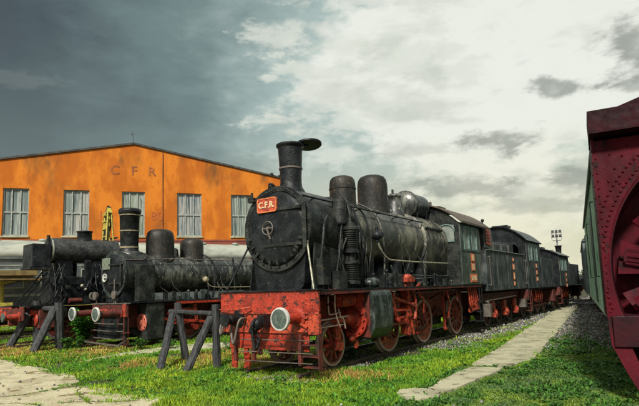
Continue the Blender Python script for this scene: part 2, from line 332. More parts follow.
# ------------------------------------------------------------------ locomotive parts
Y=Vector((0,1,0))
def wheel(root,x,y,r,zc,ns,side,mspoke,mtyre,cw=None,mcw=None,ang=0,th=.13,name='wheel'):
    """side=-1: outer face looks to -Y"""
    mb=MB(); ax=(0,side,0); o=(x,y-side*th,zc)    # o inner face centre, axis runs outwards to y
    mb.rev([(r*.80,.02),(r*.80,th-.015),(r*.885,th-.015),(r*.885,.02),(r*.80,.02)],o,ax,40)
    hb=.16*r/.6
    mb.rev([(hb,.0),(hb,th+.03),(hb*.6,th+.05),(hb*.55,th+.11),(0,th+.11)],o,ax,20)
    for k in range(ns):
        a=ang+2*PI*k/ns; c,s_=math.cos(a),math.sin(a)
        p0=Vector((x+c*hb*.8,y-side*th*.5,zc+s_*hb*.8)); p1=Vector((x+c*r*.84,y-side*th*.5,zc+s_*r*.84))
        L=(p1-p0); n_=Vector((-s_,0,c)); w0,w1=.036*r/.6+.012,.022*r/.6+.008; d0,d1=.05,.035
        vs=[]
        for p,w,d in ((p0,w0,d0),(p1,w1,d1)):
            for u,v in ((-1,-1),(1,-1),(1,1),(-1,1)): vs.append(tuple(p+n_*u*w+Y*v*d))
        mb._add(vs,[(0,1,2,3),(4,7,6,5),(0,4,5,1),(1,5,6,2),(2,6,7,3),(3,7,4,0)])
    w=mb.build(name,mspoke,root)
    t=MB(); t.rev([(r*.885,0.0),(r*.885,th+.0),(r*.99,th),(r,th-.01),(r+.004,.03),(r+.035,.02),(r+.035,-.012),(r*.885,-.012),(r*.885,0)],o,ax,48)
    t.build('tyre',mtyre,w)
    if cw is not None:
        a0,a1=cw; c_=MB(); n=10; pts=[]
        for k in range(n+1): a=a0+(a1-a0)*k/n; pts.append((r*.86*math.cos(a),r*.86*math.sin(a)))
        c_.prism(pts,lambda u,v:(x+u,y-side*.005,zc+v),lambda u,v:(x+u,y-side*.11,zc+v)); c_.build('counterweight',mcw or mspoke,w)
    return w
def axle(root,x,zc):
    MB().cyl((x,-.7,zc),(x,.7,zc),.08,seg=12).build('axle',M['soot'],root)
def buffer(root,x,y,z,L=.55,r=.25,ring=True,mbody='darkred',mhead='bufface'):
    """x = face plane; body runs back (+X)"""
    mb=MB(); mb.rev([(0,L),(.20,L),(.20,L-.04),(.13,L-.06),(.11,.16),(.07,.14),(.07,.05)],(x,y,z),(1,0,0),20)
    for k in range(4):
        a=PI/4+k*PI/2; mb.rivet((x+L-.04,y+.16*math.cos(a),z+.16*math.sin(a)),(-1,0,0),.02)
    b=mb.build('buffer',M[mbody],root)
    h=MB(); h.rev([(0,-.012),(r*.5,-.008),(r*.84,0)],(x,y,z),(1,0,0),28,split=False); h.rev([(r*.84,.0),(r*.84,.05),(0,.05)],(x,y,z),(1,0,0),28)
    h.build('buffer_head',M[mhead],b)
    if ring:
        g=MB(); g.rev([(r*.84,.05),(r*.84,-.010),(r*.97,-.006),(r,.01),(r,.055),(r*.84,.055)],(x,y,z),(1,0,0),36); g.build('white_ring',M['ring'],b)
    return b
def dome(root,name,x,zb,zt,r,m,flare=.1,band=None,seat=.3):
    h=zt-zb; mb=MB()
    mb.rev([(r+flare,-seat),(r+flare*.5,-.02),(r+.01,.06),(r,.12),(r,h*.62),(r*.985,h*.74),(r*.93,h*.86),(r*.80,h*.94),(r*.55,h*.985),(0,h)],(x,0,zb),(0,0,1),40,split=False)
    if band: mb.rev([(r+.002,h*band-.015),(r+.015,h*band-.015),(r+.015,h*band+.015),(r+.002,h*band+.015)],(x,0,zb),(0,0,1),40)
    return mb.build(name,m,root)
def boiler_bands(parent,xs,r,zc,m):
    for x in xs:
        mb=MB(); mb.rev([(r,-.03),(r+.014,-.03),(r+.014,.03),(r,.03)],(x,0,zc),(1,0,0),56); mb.build('boiler_band',m,parent)
def handrail(root,pts,r,m,posts=None,name='handrail'):
    mb=MB(); mb.tube(pts,r,8)
    for p,q in (posts or []): mb.cyl(p,q,r*.8,seg=6); mb.sphere(p,r*1.8,8,5)
    return mb.build(name,m,root)
def plates(parent,x,y,zs,w=.34,h=.3,side=-1):
    for z,ww,hh,full in zs:
        p=MB(); p.box(x-ww/2,x+ww/2,y,y+side*.015,z-hh/2,z+hh/2); po=p.build('number_plate',M['plate'],parent,.004)
        q=MB()
        if full: q.box(x-ww*.28,x+ww*.28,y+side*.015,y+side*.022,z-hh*.36,z+hh*.36)
        else:
            q.box(x-ww*.38,x-ww*.05,y+side*.015,y+side*.022,z-hh*.3,z+hh*.3); q.box(x+ww*.05,x+ww*.38,y+side*.015,y+side*.022,z-hh*.3,z+hh*.3)
        q.build('plate_face',M['platein'],po)
def arch_poly(w,z0,ze,zp,n=12):
    """half-width w, base z0, eaves ze, crown zp"""
    pts=[(-w,z0),(w,z0)]
    for k in range(n+1):
        t=1-2*k/n; pts.append((w*t, ze+(zp-ze)*(1-t*t)))
    return pts
def arch_roof(root,x0,x1,w,ze,zp,m,th=.05,n=16,name='cab_roof'):
    mb=MB(); top=[];bot=[]
    for k in range(n+1):
        t=1-2*k/n; top.append((w*t,ze+(zp-ze)*(1-t*t)))
    bot=[(a*.985,b-th) for a,b in top]; P=top+bot[::-1]
    mb.prism(P,lambda u,v:(x0,u,v),lambda u,v:(x1,u,v)); return mb.build(name,m,root)
def arch_wall(root,name,x,w,z0,ze,zp,holes,m,th=.04):
    """front wall across the cab with rectangular-ish windows; sheet up to ze, arch segment above"""
    mb=MB(); mb.holed((-w,w),(z0,ze),holes,lambda u,v,t:(x+t,u,v),th)
    P=[(-w,ze),(w,ze)]+[(w*(1-2*k/12),ze+(zp-ze)*(1-(1-2*k/12)**2)) for k in range(1,12)]
    mb.prism(P,lambda u,v:(x,u,v),lambda u,v:(x+th,u,v)); return mb.build(name,m,root)
def round_frame(parent,x,y,z,w,h,m,th=.03,name='window_frame'):
    mb=MB(); pts=[(-w/2,-h/2),(w/2,-h/2)]+[(w/2*math.cos(a),h*.12+ (h/2-.12*h)*math.sin(a)) for a in [PI*k/10 for k in range(11)]]
    P=[(x,y+u,z+v) for u,v in pts]+[(x,y+pts[0][0],z+pts[0][1])]; mb.tube(P,th/2,6); return mb.build(name,m,parent)

# ================================================================== MAIN LOCOMOTIVE
d35,n35=hd(35)
MO=(0.174-.72*n35[0],11.904-.72*n35[1])
track(MO,35,-1.3,62,'rusty track under the large red-fronted locomotive',)
L1=empty('steam_locomotive',(MO[0],MO[1],0),35,'large black steam locomotive with red front beam and open chimney lid, nearest in the yard','steam locomotive','steam locomotives in the yard')
bl,rd=M['black'],M['red']
# wheels
wx=[(0,.5),(2.8,.68),(5.2,.68),(8.1,.68)]
for i,(x,r) in enumerate(wx):
    for s in (-1,1):
        cw=None
        if i==1: cw=(math.radians(215),math.radians(325))
        if i==2: cw=(math.radians(230),math.radians(350))
        wheel(L1,x,s*.80,r,.12+r,10 if i==0 else 14,s,M['spoke'],M['tyre'],cw,M['red2'],ang=.1+i*.2)
    axle(L1,x,.12+r)
for x,z0 in ((0,.62),):
    # red axle guard in front wheel
    mb=MB(); mb.box(x-.10,x+.10,-.96,-.90,.72,1.12); mb.box(x-.16,x+.16,-.98,-.90,.5,.66); mb.cyl((x,-1.0,.60),(x,-.9,.60),.13,seg=16); mb.build('axle_box',M['red2'],L1,.01)
# frames
for s in (-1,1):
    mb=MB(); mb.box(-1.32,9.4,s*.55-.02,s*.55+.02,.85,1.72)
    for k in range(40): mb.rivet((-1+k*.26,s*.575,1.6),(0,s,0),.02)
    mb.build('main_frame',M['spoke'],L1)
for i,x in enumerate((1.75,4.0,6.6)):
    MB().box(x-.15,x+.15,-.55,.55,.9,1.5).build('frame_stretcher',M['darkred'],L1)
mb=MB(); mb.bar((-.4,-.68,.33),(2.3,-.68,.62),.05); mb.bar((.55,-.75,.9),(.55,-.75,.42),.06); mb.build('brake_rod',M['soot'],L1)
for x in (1.9,4.2,7.05):
    mb=MB(); mb.bar((x,-.80,1.5),(x-.05,-.80,.62),.09,.05); mb.box(x-.0,x+.1,-.87,-.73,.5,.95); mb.build('brake_hanger',M['darkred'],L1,.008)
for x in (4.0,6.75):
    mb=MB(); 
    for k in range(7): mb.box(x-.42+k*.045,x+.42-k*.045,-.66,-.58,.95+k*.03,.975+k*.03)
    mb.cyl((x,-.62,.85),(x,-.62,.95),.05,seg=8); mb.build('leaf_spring',M['darkred'],L1)
# firebox / ashpan
mb=MB(); mb.box(5.9,7.4,-.5,.5,.55,1.9); mb.build('ash_pan',M['soot'],L1,.02)
# buffer beam
mb=MB(); mb.box(-1.42,-1.36,-1.42,1.42,1.44,1.88)
for k in range(26):
    y=-1.35+k*.108; mb.rivet((-1.42,y,1.83),(-1,0,0),.020)
    if k%2==0: mb.rivet((-1.42,y,1.49),(-1,0,0),.020)
for y in (-1.25,-1.1,-.6,-.45,.7,.85,1.2,1.3):
    for z in (1.60,1.71): mb.rivet((-1.42,y,z),(-1,0,0),.030)
beam=mb.build('buffer_beam',rd,L1,.006)
mb=MB(); mb.box(-1.47,-1.30,-1.45,1.45,1.885,1.915); mb.build('footplate_edge',M['soot'],beam,.006)
mb=MB(); mb.box(-1.40,-1.34,-1.42,1.42,.98,1.40)
mb.box(-1.44,-1.402,-1.42,1.42,1.40,1.437)           # ledge
mb.box(-1.44,-1.40,-1.42,-1.15,.98,1.40)
for y in (-1.36,-1.22): 
    for z in (1.05,1.18,1.3): mb.rivet((-1.44,y,z),(-1,0,0),.018)
mb.box(-1.45,-1.40,-1.14,-.55,1.30,1.34,Matrix.Rotation(0,3,'X'),(0,0,0))
mb.bar((-1.43,-1.12,1.12),(-1.43,-.68,1.33),.05,.05); mb.bar((-1.43,-1.12,1.04),(-1.43,-.70,1.06),.04,.04)
lp=mb.build('lower_beam',M['red2'],L1,.006)
mb=MB(); mb.box(-1.36,-1.32,-1.1,1.2,.62,.975); 
for k in range(9): mb.rivet((-1.36,-1.0+k*.25,.92),(-1,0,0),.018)
mb.box(-1.38,-1.34,.2,.5,.5,.8); mb.build('front_plate',rd,L1,.006)
buffer(L1,-2.03,-.875,1.33,L=.64,r=.235,mbody='red')
buffer(L1,-1.85,.875,1.28,L=.46,r=.17,ring=False,mbody='soot',mhead='soot')
# pilot rails under beam
for z,y0 in ((.60,-1.30),(.86,-1.30),(.40,-1.28)):
    handrail(L1,[(-1.5,y0,z),(-1.52,-.3,z-.01),(-1.52,.75,z-.02)],.011,M['tyreD'],name='front_pipe')
for y in (-.95,.35,.9):
    mb=MB(); mb.box(-1.5,-1.42,y-.04,y+.04,.35,.98); mb.build('rail_guard_bracket',M['darkred'],L1,.008)
for y in (.72,1.12):
    mb=MB(); mb.prism([(-.13,.5),(.13,.5),(.10,.28),(.14,.16),(-.10,.16)],lambda u,v,y=y:(-1.3+u*.3,y+u,v),lambda u,v,y=y:(-1.26+u*.3,y+u,v)); mb.box(-1.34,-1.28,y-.06,y+.06,.5,1.0); mb.build('rail_guard',rd,L1,.006)
# hook and chain
mb=MB(); mb.box(-1.62,-1.4,-.10,.10,1.12,1.38); mb.tube(bez([(-1.6,0,1.25),(-1.8,0,1.28),(-1.9,0,1.18),(-1.82,0,1.08),(-1.75,0,1.14)]),.035,8)
ch=mb.build('coupling_hook',M['soot'],L1,.01)
mb=MB()
for k in range(7):
    z=1.12-k*.085; c=Vector((-1.72+.01*k,.02*(k%2),z)); P=[c+Vector(((.0 if k%2 else .032)*math.cos(a),(.032 if k%2 else 0)*math.cos(a),.055*math.sin(a))) for a in [2*PI*j/10 for j in range(11)]]
    mb.tube(P,.014,6)
mb.tube(bez([(-1.65,.12,1.2),(-1.75,.12,.95),(-1.72,.05,.68),(-1.66,-.02,.9)]),.03,8); mb.sphere((-1.7,.02,1.2),.14,12,8,(1,.9,1)); mb.sphere((-1.68,.16,1.05),.1,10,7); mb.build('coupling_chain',M['soot'],ch)
for y0,y1,zb in ((.62,.9,.75),(1.05,1.25,.95)):
    mb=MB(); mb.tube(bez([(-1.42,y0,1.3),(-1.62,y0+.02,1.25),(-1.68,(y0+y1)/2,zb),(-1.60,y1,1.1),(-1.45,y1,1.35)]),.028,8); mb.build('brake_hose',M['tyreD'],L1)
mb=MB(); mb.tube(bez([(-1.5,1.38,1.5),(-1.55,1.0,1.48),(-1.6,.6,1.52),(-1.5,.4,1.55)]),.02,6); mb.build('uncoupling_lever',M['red2'],L1)
# step ladder below right end of beam
mb=MB(); mb.box(-1.47,-1.33,-1.425,-1.405,.27,1.0)
for z in (.30,.52,.75): mb.box(-1.47,-1.30,-1.404,-1.0,z,z+.025)
mb.build('front_step',M['darkred'],L1,.004)
# running board
for s in (-1,1):
    mb=MB(); mb.box(-1.33,9.35,s*.62,s*1.42,1.86,1.895); rb=mb.build('running_board',M['soot'],L1,.004)
    mb=MB(); mb.box(-1.33,9.35,s*1.40-.012,s*1.40+.012,1.79,1.858); 
    for x in (-.8,2.0,4.4,6.2,8): mb.bar((x,s*1.35,1.82),(x,s*.6,1.45),.05)
    mb.build('board_edge',M['darkred'],rb)
MB().box(-1.33,-.9,-.62,.62,1.86,1.895).build('front_deck',M['soot'],L1)
mb=MB(); mb.box(.76,5.9,-.52,.52,1.9,2.42)
for k in range(6): mb.box(1.0+k*.85,1.25+k*.85,-.8,.8,1.9,2.7)
mb.build('boiler_cradle',M['soot'],L1)
# saddle
mb=MB(); P=[(-.62,1.895),(.62,1.895),(.72,2.05),(.78,2.75),(-.78,2.75),(-.72,2.05)]
mb.prism(P,lambda u,v:(-.95,u,v),lambda u,v:(.75,u,v))
for k in range(9): mb.rivet((-.95,-.55+k*.137,1.98),(-1,0,0),.02)
mb.build('smokebox_saddle',M['soot'],L1,.01)
for s in (-1,1):
    mb=MB(); mb.cyl((-1.38,s*1.28,1.9),(-1.02,s*.88,2.95),.022,seg=8); mb.sphere((-1.02,s*.88,2.95),.04,8,6)
    mb.build('stay_rod',M['brass'] if s<0 else M['soot'],L1)
    mb=MB(); mb.prism([(-.95,1.9),(.9,1.9),(.6,2.75),(-.8,2.95)],lambda u,v:(u,s*.9,v),lambda u,v:(u,s*.93,v)); mb.build('side_plate',bl,L1)
# smokebox
sbz,sbr=3.33,.965
mb=MB(); mb.rev([(sbr,0),(sbr,1.95)],(-1.0,0,sbz),(1,0,0),64)
for x in (.1,1.85):
    for k in range(52):
        a=2*PI*k/52; mb.rivet((-1+x,sbr*math.cos(a),sbz+sbr*math.sin(a)),(0,math.cos(a),math.sin(a)),.018)
sb=mb.build('smokebox',bl,L1)
mb=MB(); mb.rev([(sbr*.9,.05),(sbr*.9,-.02),(sbr+.03,-.02),(sbr+.03,.05),(sbr,.05)],(-1.0,0,sbz),(1,0,0),64)
for k in range(40):
    a=2*PI*k/40; mb.rivet((-1.02,sbr*.95*math.cos(a),sbz+sbr*.95*math.sin(a)),(-1,0,0),.022)
mb.build('front_ring',bl,sb)
dr=MB(); dr.rev([(sbr*.9,.02),(sbr*.88,-.05),(sbr*.8,-.075),(sbr*.5,-.11),(0,-.13)],(-1.0,0,sbz),(1,0,0),56,split=False)
door=dr.build('smokebox_door',M['soot'],L1)
mb=MB()
for z in (.42,-.40): mb.box(-1.135,-1.07,-.80,.30,sbz+z-.035,sbz+z+.035)
mb.box(-1.14,-1.04,-.90,-.84,sbz-.52,sbz+.52); mb.cyl((-1.1,-.90,sbz-.5),(-1.1,-.90,sbz+.5),.03,seg=8); mb.build('hinge_strap',bl,door,.006)
mb=MB(); mb.rev([(.14,-.16),(.155,-.175),(.17,-.16),(.155,-.145),(.14,-.16)],(-1.03,.12,sbz),(1,0,0),28)
mb.cyl((-1.2,.12,sbz),(-1.1,.12,sbz),.04,seg=12); mb.bar((-1.19,-.03,sbz),(-1.19,.27,sbz),.022); mb.bar((-1.21,.12,sbz),(-1.21,.02,sbz-.26),.03); mb.build('locking_wheel',M['tyreD'],door)
for k in range(10):
    a=math.radians(200+k*16); mb=MB(); c=Vector((-1.09,sbr*.83*math.cos(a),sbz+sbr*.83*math.sin(a))); mb.box(-.03,.03,-.025,.025,-.06,.06,Matrix.Rotation(a-PI/2,3,'X'),c); mb.build('door_clamp',bl,door)
# name plate
npz=sbz+.55; npy=.16
plate=MB(); W_,H_=.27,.15; rr=.05; pts=[]
for cx_,cz_,a0 in ((W_-rr,H_-rr,0),(-W_+rr,H_-rr,90),(-W_+rr,-H_+rr,180),(W_-rr,-H_+rr,270)):
    for k in range(5): a=math.radians(a0+k*22.5); pts.append((cx_+rr*math.cos(a),cz_+rr*math.sin(a)))
plate.prism(pts,lambda u,v:(-1.13,npy+u,npz+v),lambda u,v:(-1.155,npy+u,npz+v)); po=plate.build('name_plate',M['red2'],door)
pts2=[(a*1.09,b*1.14) for a,b in pts]; mb=MB(); n=len(pts)
for i in range(n):
    j=(i+1)%n
    mb._add([(-1.165,npy+pts2[i][0],npz+pts2[i][1]),(-1.165,npy+pts2[j][0],npz+pts2[j][1]),(-1.165,npy+pts[j][0]*.95,npz+pts[j][1]*.93),(-1.165,npy+pts[i][0]*.95,npz+pts[i][1]*.93),
             (-1.12,npy+pts2[i][0],npz+pts2[i][1]),(-1.12,npy+pts2[j][0],npz+pts2[j][1]),(-1.12,npy+pts[j][0]*.95,npz+pts[j][1]*.93),(-1.12,npy+pts[i][0]*.95,npz+pts[i][1]*.93)],[(0,1,2,3),(0,1,5,4),(3,2,6,7)])
mb.build('plate_rim',M['plate'],po,fix=False)
text_mb('C.F.R.',.2,.012,lambda u,v,w:(-1.156-w,npy-u,npz+v),'plate_lettering',M['platein'],po,1.02,.006)
mb=MB(); mb.tube(bez([(-1.12,.60,sbz+.78),(-1.12,.55,sbz+.70),(-1.12,-.2,sbz+.93),(-1.12,-.62,sbz+.72)]),.016,6); mb.build('door_rail',bl,door)
for s in (1,):
    mb=MB(); mb.box(-1.12,-1.0,.62,.80,sbz+.68,sbz+.80); mb.cyl((-1.06,.70,sbz+.78),(-1.06,.70,sbz+.92),.03,seg=8); mb.build('lamp_bracket',bl,sb,.008)
mb=MB(); mb.tube(bez([(-.95,.25,4.26),(-.98,.20,4.42),(-.9,.12,4.36),(-.85,.28,4.45),(-.7,.3,4.3)]),.025,6); mb.sphere((-.95,.2,4.35),.06,8,6); mb.build('lamp_iron',M['soot'],sb)
# chimney
cx_=-.42; mb=MB()
mb.rev([(.40,-.22),(.34,-.05),(.275,.06),(.262,.18),(.262,.30),(.285,.75),(.300,1.0),(.30,1.06),(.34,1.07),(.345,1.12),(.31,1.14)],(cx_,0,4.32),(0,0,1),40,split=False)
mb.rev([(.31,1.14),(.26,1.14),(.24,.4),(0,.4)],(cx_,0,4.32),(0,0,1),40)
mb.rev([(.395,-.22),(.395,-.19),(.36,-.12)],(cx_,0,4.32),(0,0,1),30)
chm=mb.build('chimney',M['soot'],L1)
mb=MB(); mb.rev([(.274,.50),(.288,.50),(.290,.54),(.278,.54)],(cx_,0,4.32),(0,0,1),40); mb.build('chimney_band',M['tyreD'],chm)
lid=MB(); lc=Vector((.02,-.25,5.50)); la=Vector((.10,.12,1)).normalized()
lid.rev([(0,-.03),(.30,-.03),(.325,-.01),(.325,.03),(.26,.055),(0,.07)],lc,la,36)
lid.bar(Vector((cx_+.25,-.12,5.42)),lc+Vector((0,0,-.02)),.05,.03); lid.build('chimney_lid',M['soot'],chm)
# boiler
br,bz=.90,3.36
mb=MB(); mb.rev([(sbr,0),(br,.05),(br,5.9)],(.95,0,bz),(1,0,0),72); boil=mb.build('boiler',M['boiler'],L1)
boiler_bands(boil,(1.3,2.3,3.55,4.75),br,bz,M['boiler'])
mb=MB(); mb.rev([(br,0),(br+.08,.02),(br+.08,.10)],(5.35,0,bz),(1,0,0),64,a0=0,a1=2*PI); mb.build('firebox_flange',M['boiler'],boil)
fb=MB(); PF=[(br*1.09*math.cos(a),bz+br*1.06*math.sin(a)) for a in [math.radians(-5+k*190/28) for k in range(29)]]+[(-.85,2.1),(.85,2.1)]
fb.prism(PF,lambda u,v:(5.42,u,v),lambda u,v:(7.25,u,v),True); fbo=fb.build('firebox',M['boiler'],L1)
mb=MB()
for x in (5.6,6.3,6.9): 
    for k in range(13):
        a=math.radians(-2+k*14); mb.rivet((x,br*1.09*math.cos(a),bz+br*1.06*math.sin(a)),(0,math.cos(a),math.sin(a)),.03)
for k in range(7): mb.cyl((5.5+k*.2,-1.0,bz+.42),(5.5+k*.2,-.86,bz+.38),.045,seg=8)
mb.build('washout_plugs',M['soot'],fbo)
dm=mat('rusted_black_dome',(.011,.011,.010),(.03,.026,.02),(.075,.045,.028),rough=.5,scale=3,bump=.8,bscale=12,speck=.6,spec=.3,stretch=(1,1,.5),c4=(.09,.08,.06),t4=(.60,.68)); M['dome']=dm
dome(L1,'sand_dome',1.92,4.22,5.05,.37,dm,.03,.55)
dome(L1,'steam_dome',3.66,4.22,5.36,.47,dm,.03,None)
# safety valve cone and preheater drum
mb=MB(); mb.rev([(.36,-.2),(.34,0),(.22,.5),(.20,.66),(.24,.68),(.24,.72),(.16,.78),(0,.8)],(5.15,0,4.2),(0,0,1),28,split=False); mb.cyl((5.05,0,4.95),(5.05,0,5.12),.04,seg=8); mb.build('safety_valve',M['boilerB'],L1)
mb=MB(); mb.rev([(0,-.10),(.25,-.06),(.40,.0),(.44,.06)],(5.85,0,4.74),(1,0,0),36,split=False); mb.rev([(.44,.06),(.47,.06),(.47,.16),(.43,.16),(.43,1.25)],(5.85,0,4.74),(1,0,0),36); mb.rev([(.43,1.25),(.3,1.36),(0,1.4)],(5.85,0,4.74),(1,0,0),36,split=False)
dro=mb.build('feedwater_drum',M['boilerB'],L1)
for x in (6.1,6.9):
    for s in (-1,1): 
        mb=MB(); mb.bar((x,s*.36,4.0),(x,s*.40,4.6),.05); mb.build('drum_leg',M['soot'],dro)
# handrail along boiler
yy=-.78
P=[(-.95,-.74,4.02),(0,-.84,3.98),(2,-.86,3.96),(5.4,-.86,3.95)]
handrail(L1,P,.022,M['soot'],[(p,(p[0],-.66,p[2]-.05)) for p in [(-.6,-.80,4.0),(.4,-.845,3.975),(1.4,-.85,3.965),(2.4,-.86,3.96),(3.5,-.86,3.955),(4.6,-.86,3.95)]])
handrail(L1,[(-.95,.74,4.02),(0,.84,3.98),(5.4,.86,3.95)],.022,M['soot'],[((x,.85,3.97),(x,.66,3.92)) for x in (.4,2.4,4.6)])
# sand pipes and feed pipe
mb=MB(); mb.tube(bez([(2.1,-.36,4.25),(2.3,-.72,4.0),(2.35,-.95,3.5),(2.4,-.98,2.9),(2.45,-.9,1.9)]),.025,8); mb.build('sand_pipe',M['boiler'],L1)
mb=MB(); mb.tube(bez([(1.4,-.36,4.25),(1.2,-.75,3.95),(1.15,-.96,3.5),(1.2,-1.0,2.6)]),.022,8); mb.build('sand_pipe',M['soot'],L1)
mb=MB(); mb.sphere((1.95,-1.02,3.28),.13,12,8); mb.cyl((1.95,-.85,3.28),(1.95,-1.18,3.28),.08,seg=12); mb.cyl((1.95,-1.02,3.1),(1.95,-1.02,3.5),.05,seg=10)
cv=mb.build('check_valve',M['soot'],L1)
mb=MB(); mb.tube(bez([(1.95,-1.02,3.15),(2.05,-1.06,2.9),(2.35,-1.08,2.68),(2.8,-1.08,2.63),(4.5,-1.08,2.62),(6.8,-1.08,2.63)]),.028,8); mb.build('feed_pipe',M['brass'],L1)
mb=MB(); mb.tube([(3.6,-.98,2.1),(5.2,-1.0,2.13),(6.9,-1.0,2.22)],.022,6); mb.tube([(3.9,-1.1,2.22),(5.4,-1.1,2.2),(7.0,-1.1,2.2)],.016,6); mb.tube(bez([(2.8,-.95,2.5),(2.95,-1.0,2.2),(3.1,-1.05,2.0),(3.3,-1.05,1.92)]),.03,6); mb.build('reversing_rod',M['green'],L1)
# injector lumps along running board
lm=M['black']
mb=MB(); mb.box(2.0,2.5,-1.3,-.9,1.897,2.15); mb.sphere((2.25,-1.15,2.15),.17,12,8,(1,.9,.7)); mb.build('lubricator',lm,L1,.01)
mb=MB(); mb.box(2.9,3.1,-1.2,-.95,1.897,2.25); mb.build('lubricator_box',lm,L1,.01)
mb=MB(); mb.cyl((4.3,-1.1,1.97),(4.9,-1.1,1.97),.07,seg=12); mb.build('oil_pipe_end',lm,L1)
mb=MB(); mb.sphere((1.25,-1.2,2.02),.2,14,9,(1.4,.9,.7)); mb.build('casing_cap',M['cyl'],L1)
for k in range(34):
    x=random.uniform(-.6,6.8); y=-random.uniform(.92,1.3); q_=random.random(); mb=MB(); hh=random.uniform(.08,.42)
    if q_<.5: mb.box(x-.07,x+.07,y-.05,y+.05,1.897,1.9+hh)
    elif q_<.82: mb.cyl((x,y,1.897),(x,y,1.9+hh),.05,.035,seg=10); mb.sphere((x,y,1.9+hh),.06,8,6)
    else: mb.tube(bez([(x,y,1.9),(x+.03,y,2.05+hh),(x+random.uniform(-.3,.4),-.98,2.5+hh),(x+random.uniform(-.3,.4),-.86,2.9+hh*.8)]),.018,6)
    mb.build('fitting',random.choice([M['black'],M['soot'],M['black'],M['soot']]),L1)
for k in range(7):
    x=.75+k*.12; mb=MB(); mb.tube(bez([(x,-1.02,1.95+.1*(k%3)),(x-.1,-1.08,2.5),(x+random.uniform(-.2,.2),-1.03,3.1),(x+random.uniform(-.3,.3),-.9,3.7),(x,-.7,4.1)]),.016+.008*(k%2),6); mb.build('oil_pipe',random.choice([M['black'],M['black'],M['soot']]),L1)
# air pump
px_,py_=.42,-1.12
mb=MB()
mb.rev([(0,0),(.20,0),(.20,.04),(.155,.06),(.155,.46),(.20,.48),(.20,.54),(.10,.56),(.10,.72),(.20,.74),(.20,.80),(.165,.82),(.165,1.28),(.20,1.30),(.20,1.36),(.12,1.40),(.12,1.46),(0,1.5)],(px_,py_,2.0),(0,0,1),24)
for k in range(7): mb.rev([(.16,0),(.19,.008),(.16,.02)],(px_,py_,2.12+k*.05),(0,0,1),24)
for k in range(8): mb.rev([(.165,0),(.195,.008),(.165,.02)],(px_,py_,2.88+k*.05),(0,0,1),24)
for k in range(8):
    a=k*PI/4
    for z in (2.51,3.33): mb.cyl((px_+.18*math.cos(a),py_+.18*math.sin(a),z-.03),(px_+.18*math.cos(a),py_+.18*math.sin(a),z+.06),.018,seg=6)
mb.box(px_-.12,px_+.12,py_,-.85,2.3,3.3)
pump=mb.build('air_pump',bl,L1)
mb=MB(); mb.tube(bez([(px_,py_,3.46),(px_+.02,-1.1,3.75),(px_+.1,-.95,4.05),(px_+.35,-.72,4.2)]),.04,8); mb.tube(bez([(px_-.18,py_,3.1),(px_-.35,py_+.05,2.7),(px_-.32,py_+.05,2.2),(px_-.2,-1.1,1.95)]),.028,8)
mb.tube(bez([(px_+.18,py_,3.2),(px_+.42,-1.05,3.0),(px_+.4,-1.05,2.4),(px_+.35,-1.1,1.95)]),.03,8); mb.build('pump_pipe',bl,pump)
mb=MB(); mb.rev([(0,0),(.17,.01),(.19,.05),(.17,.62),(0,.66)],(.28,-.92,3.42),(0,0,1),20); mb.build('lubricator_tank',bl,L1)
mb=MB(); mb.box(-.35,.0,-1.25,-.95,1.9,2.3); mb.box(-.75,-.45,-1.1,-.93,2.0,2.6); mb.tube(bez([(-.7,-1.02,2.6),(-.65,-1.05,3.0),(-.5,-1.0,3.4),(-.3,-.95,3.6)]),.03,8); mb.tube(bez([(-.2,-1.1,2.3),(-.15,-1.15,2.7),(.0,-1.1,3.1),(.15,-1.05,3.4)]),.022,8)
mb.tube(bez([(.9,-1.02,1.95),(.95,-1.1,2.5),(.85,-1.05,3.1),(.7,-.98,3.5)]),.03,8); mb.build('valve_box',bl,L1)
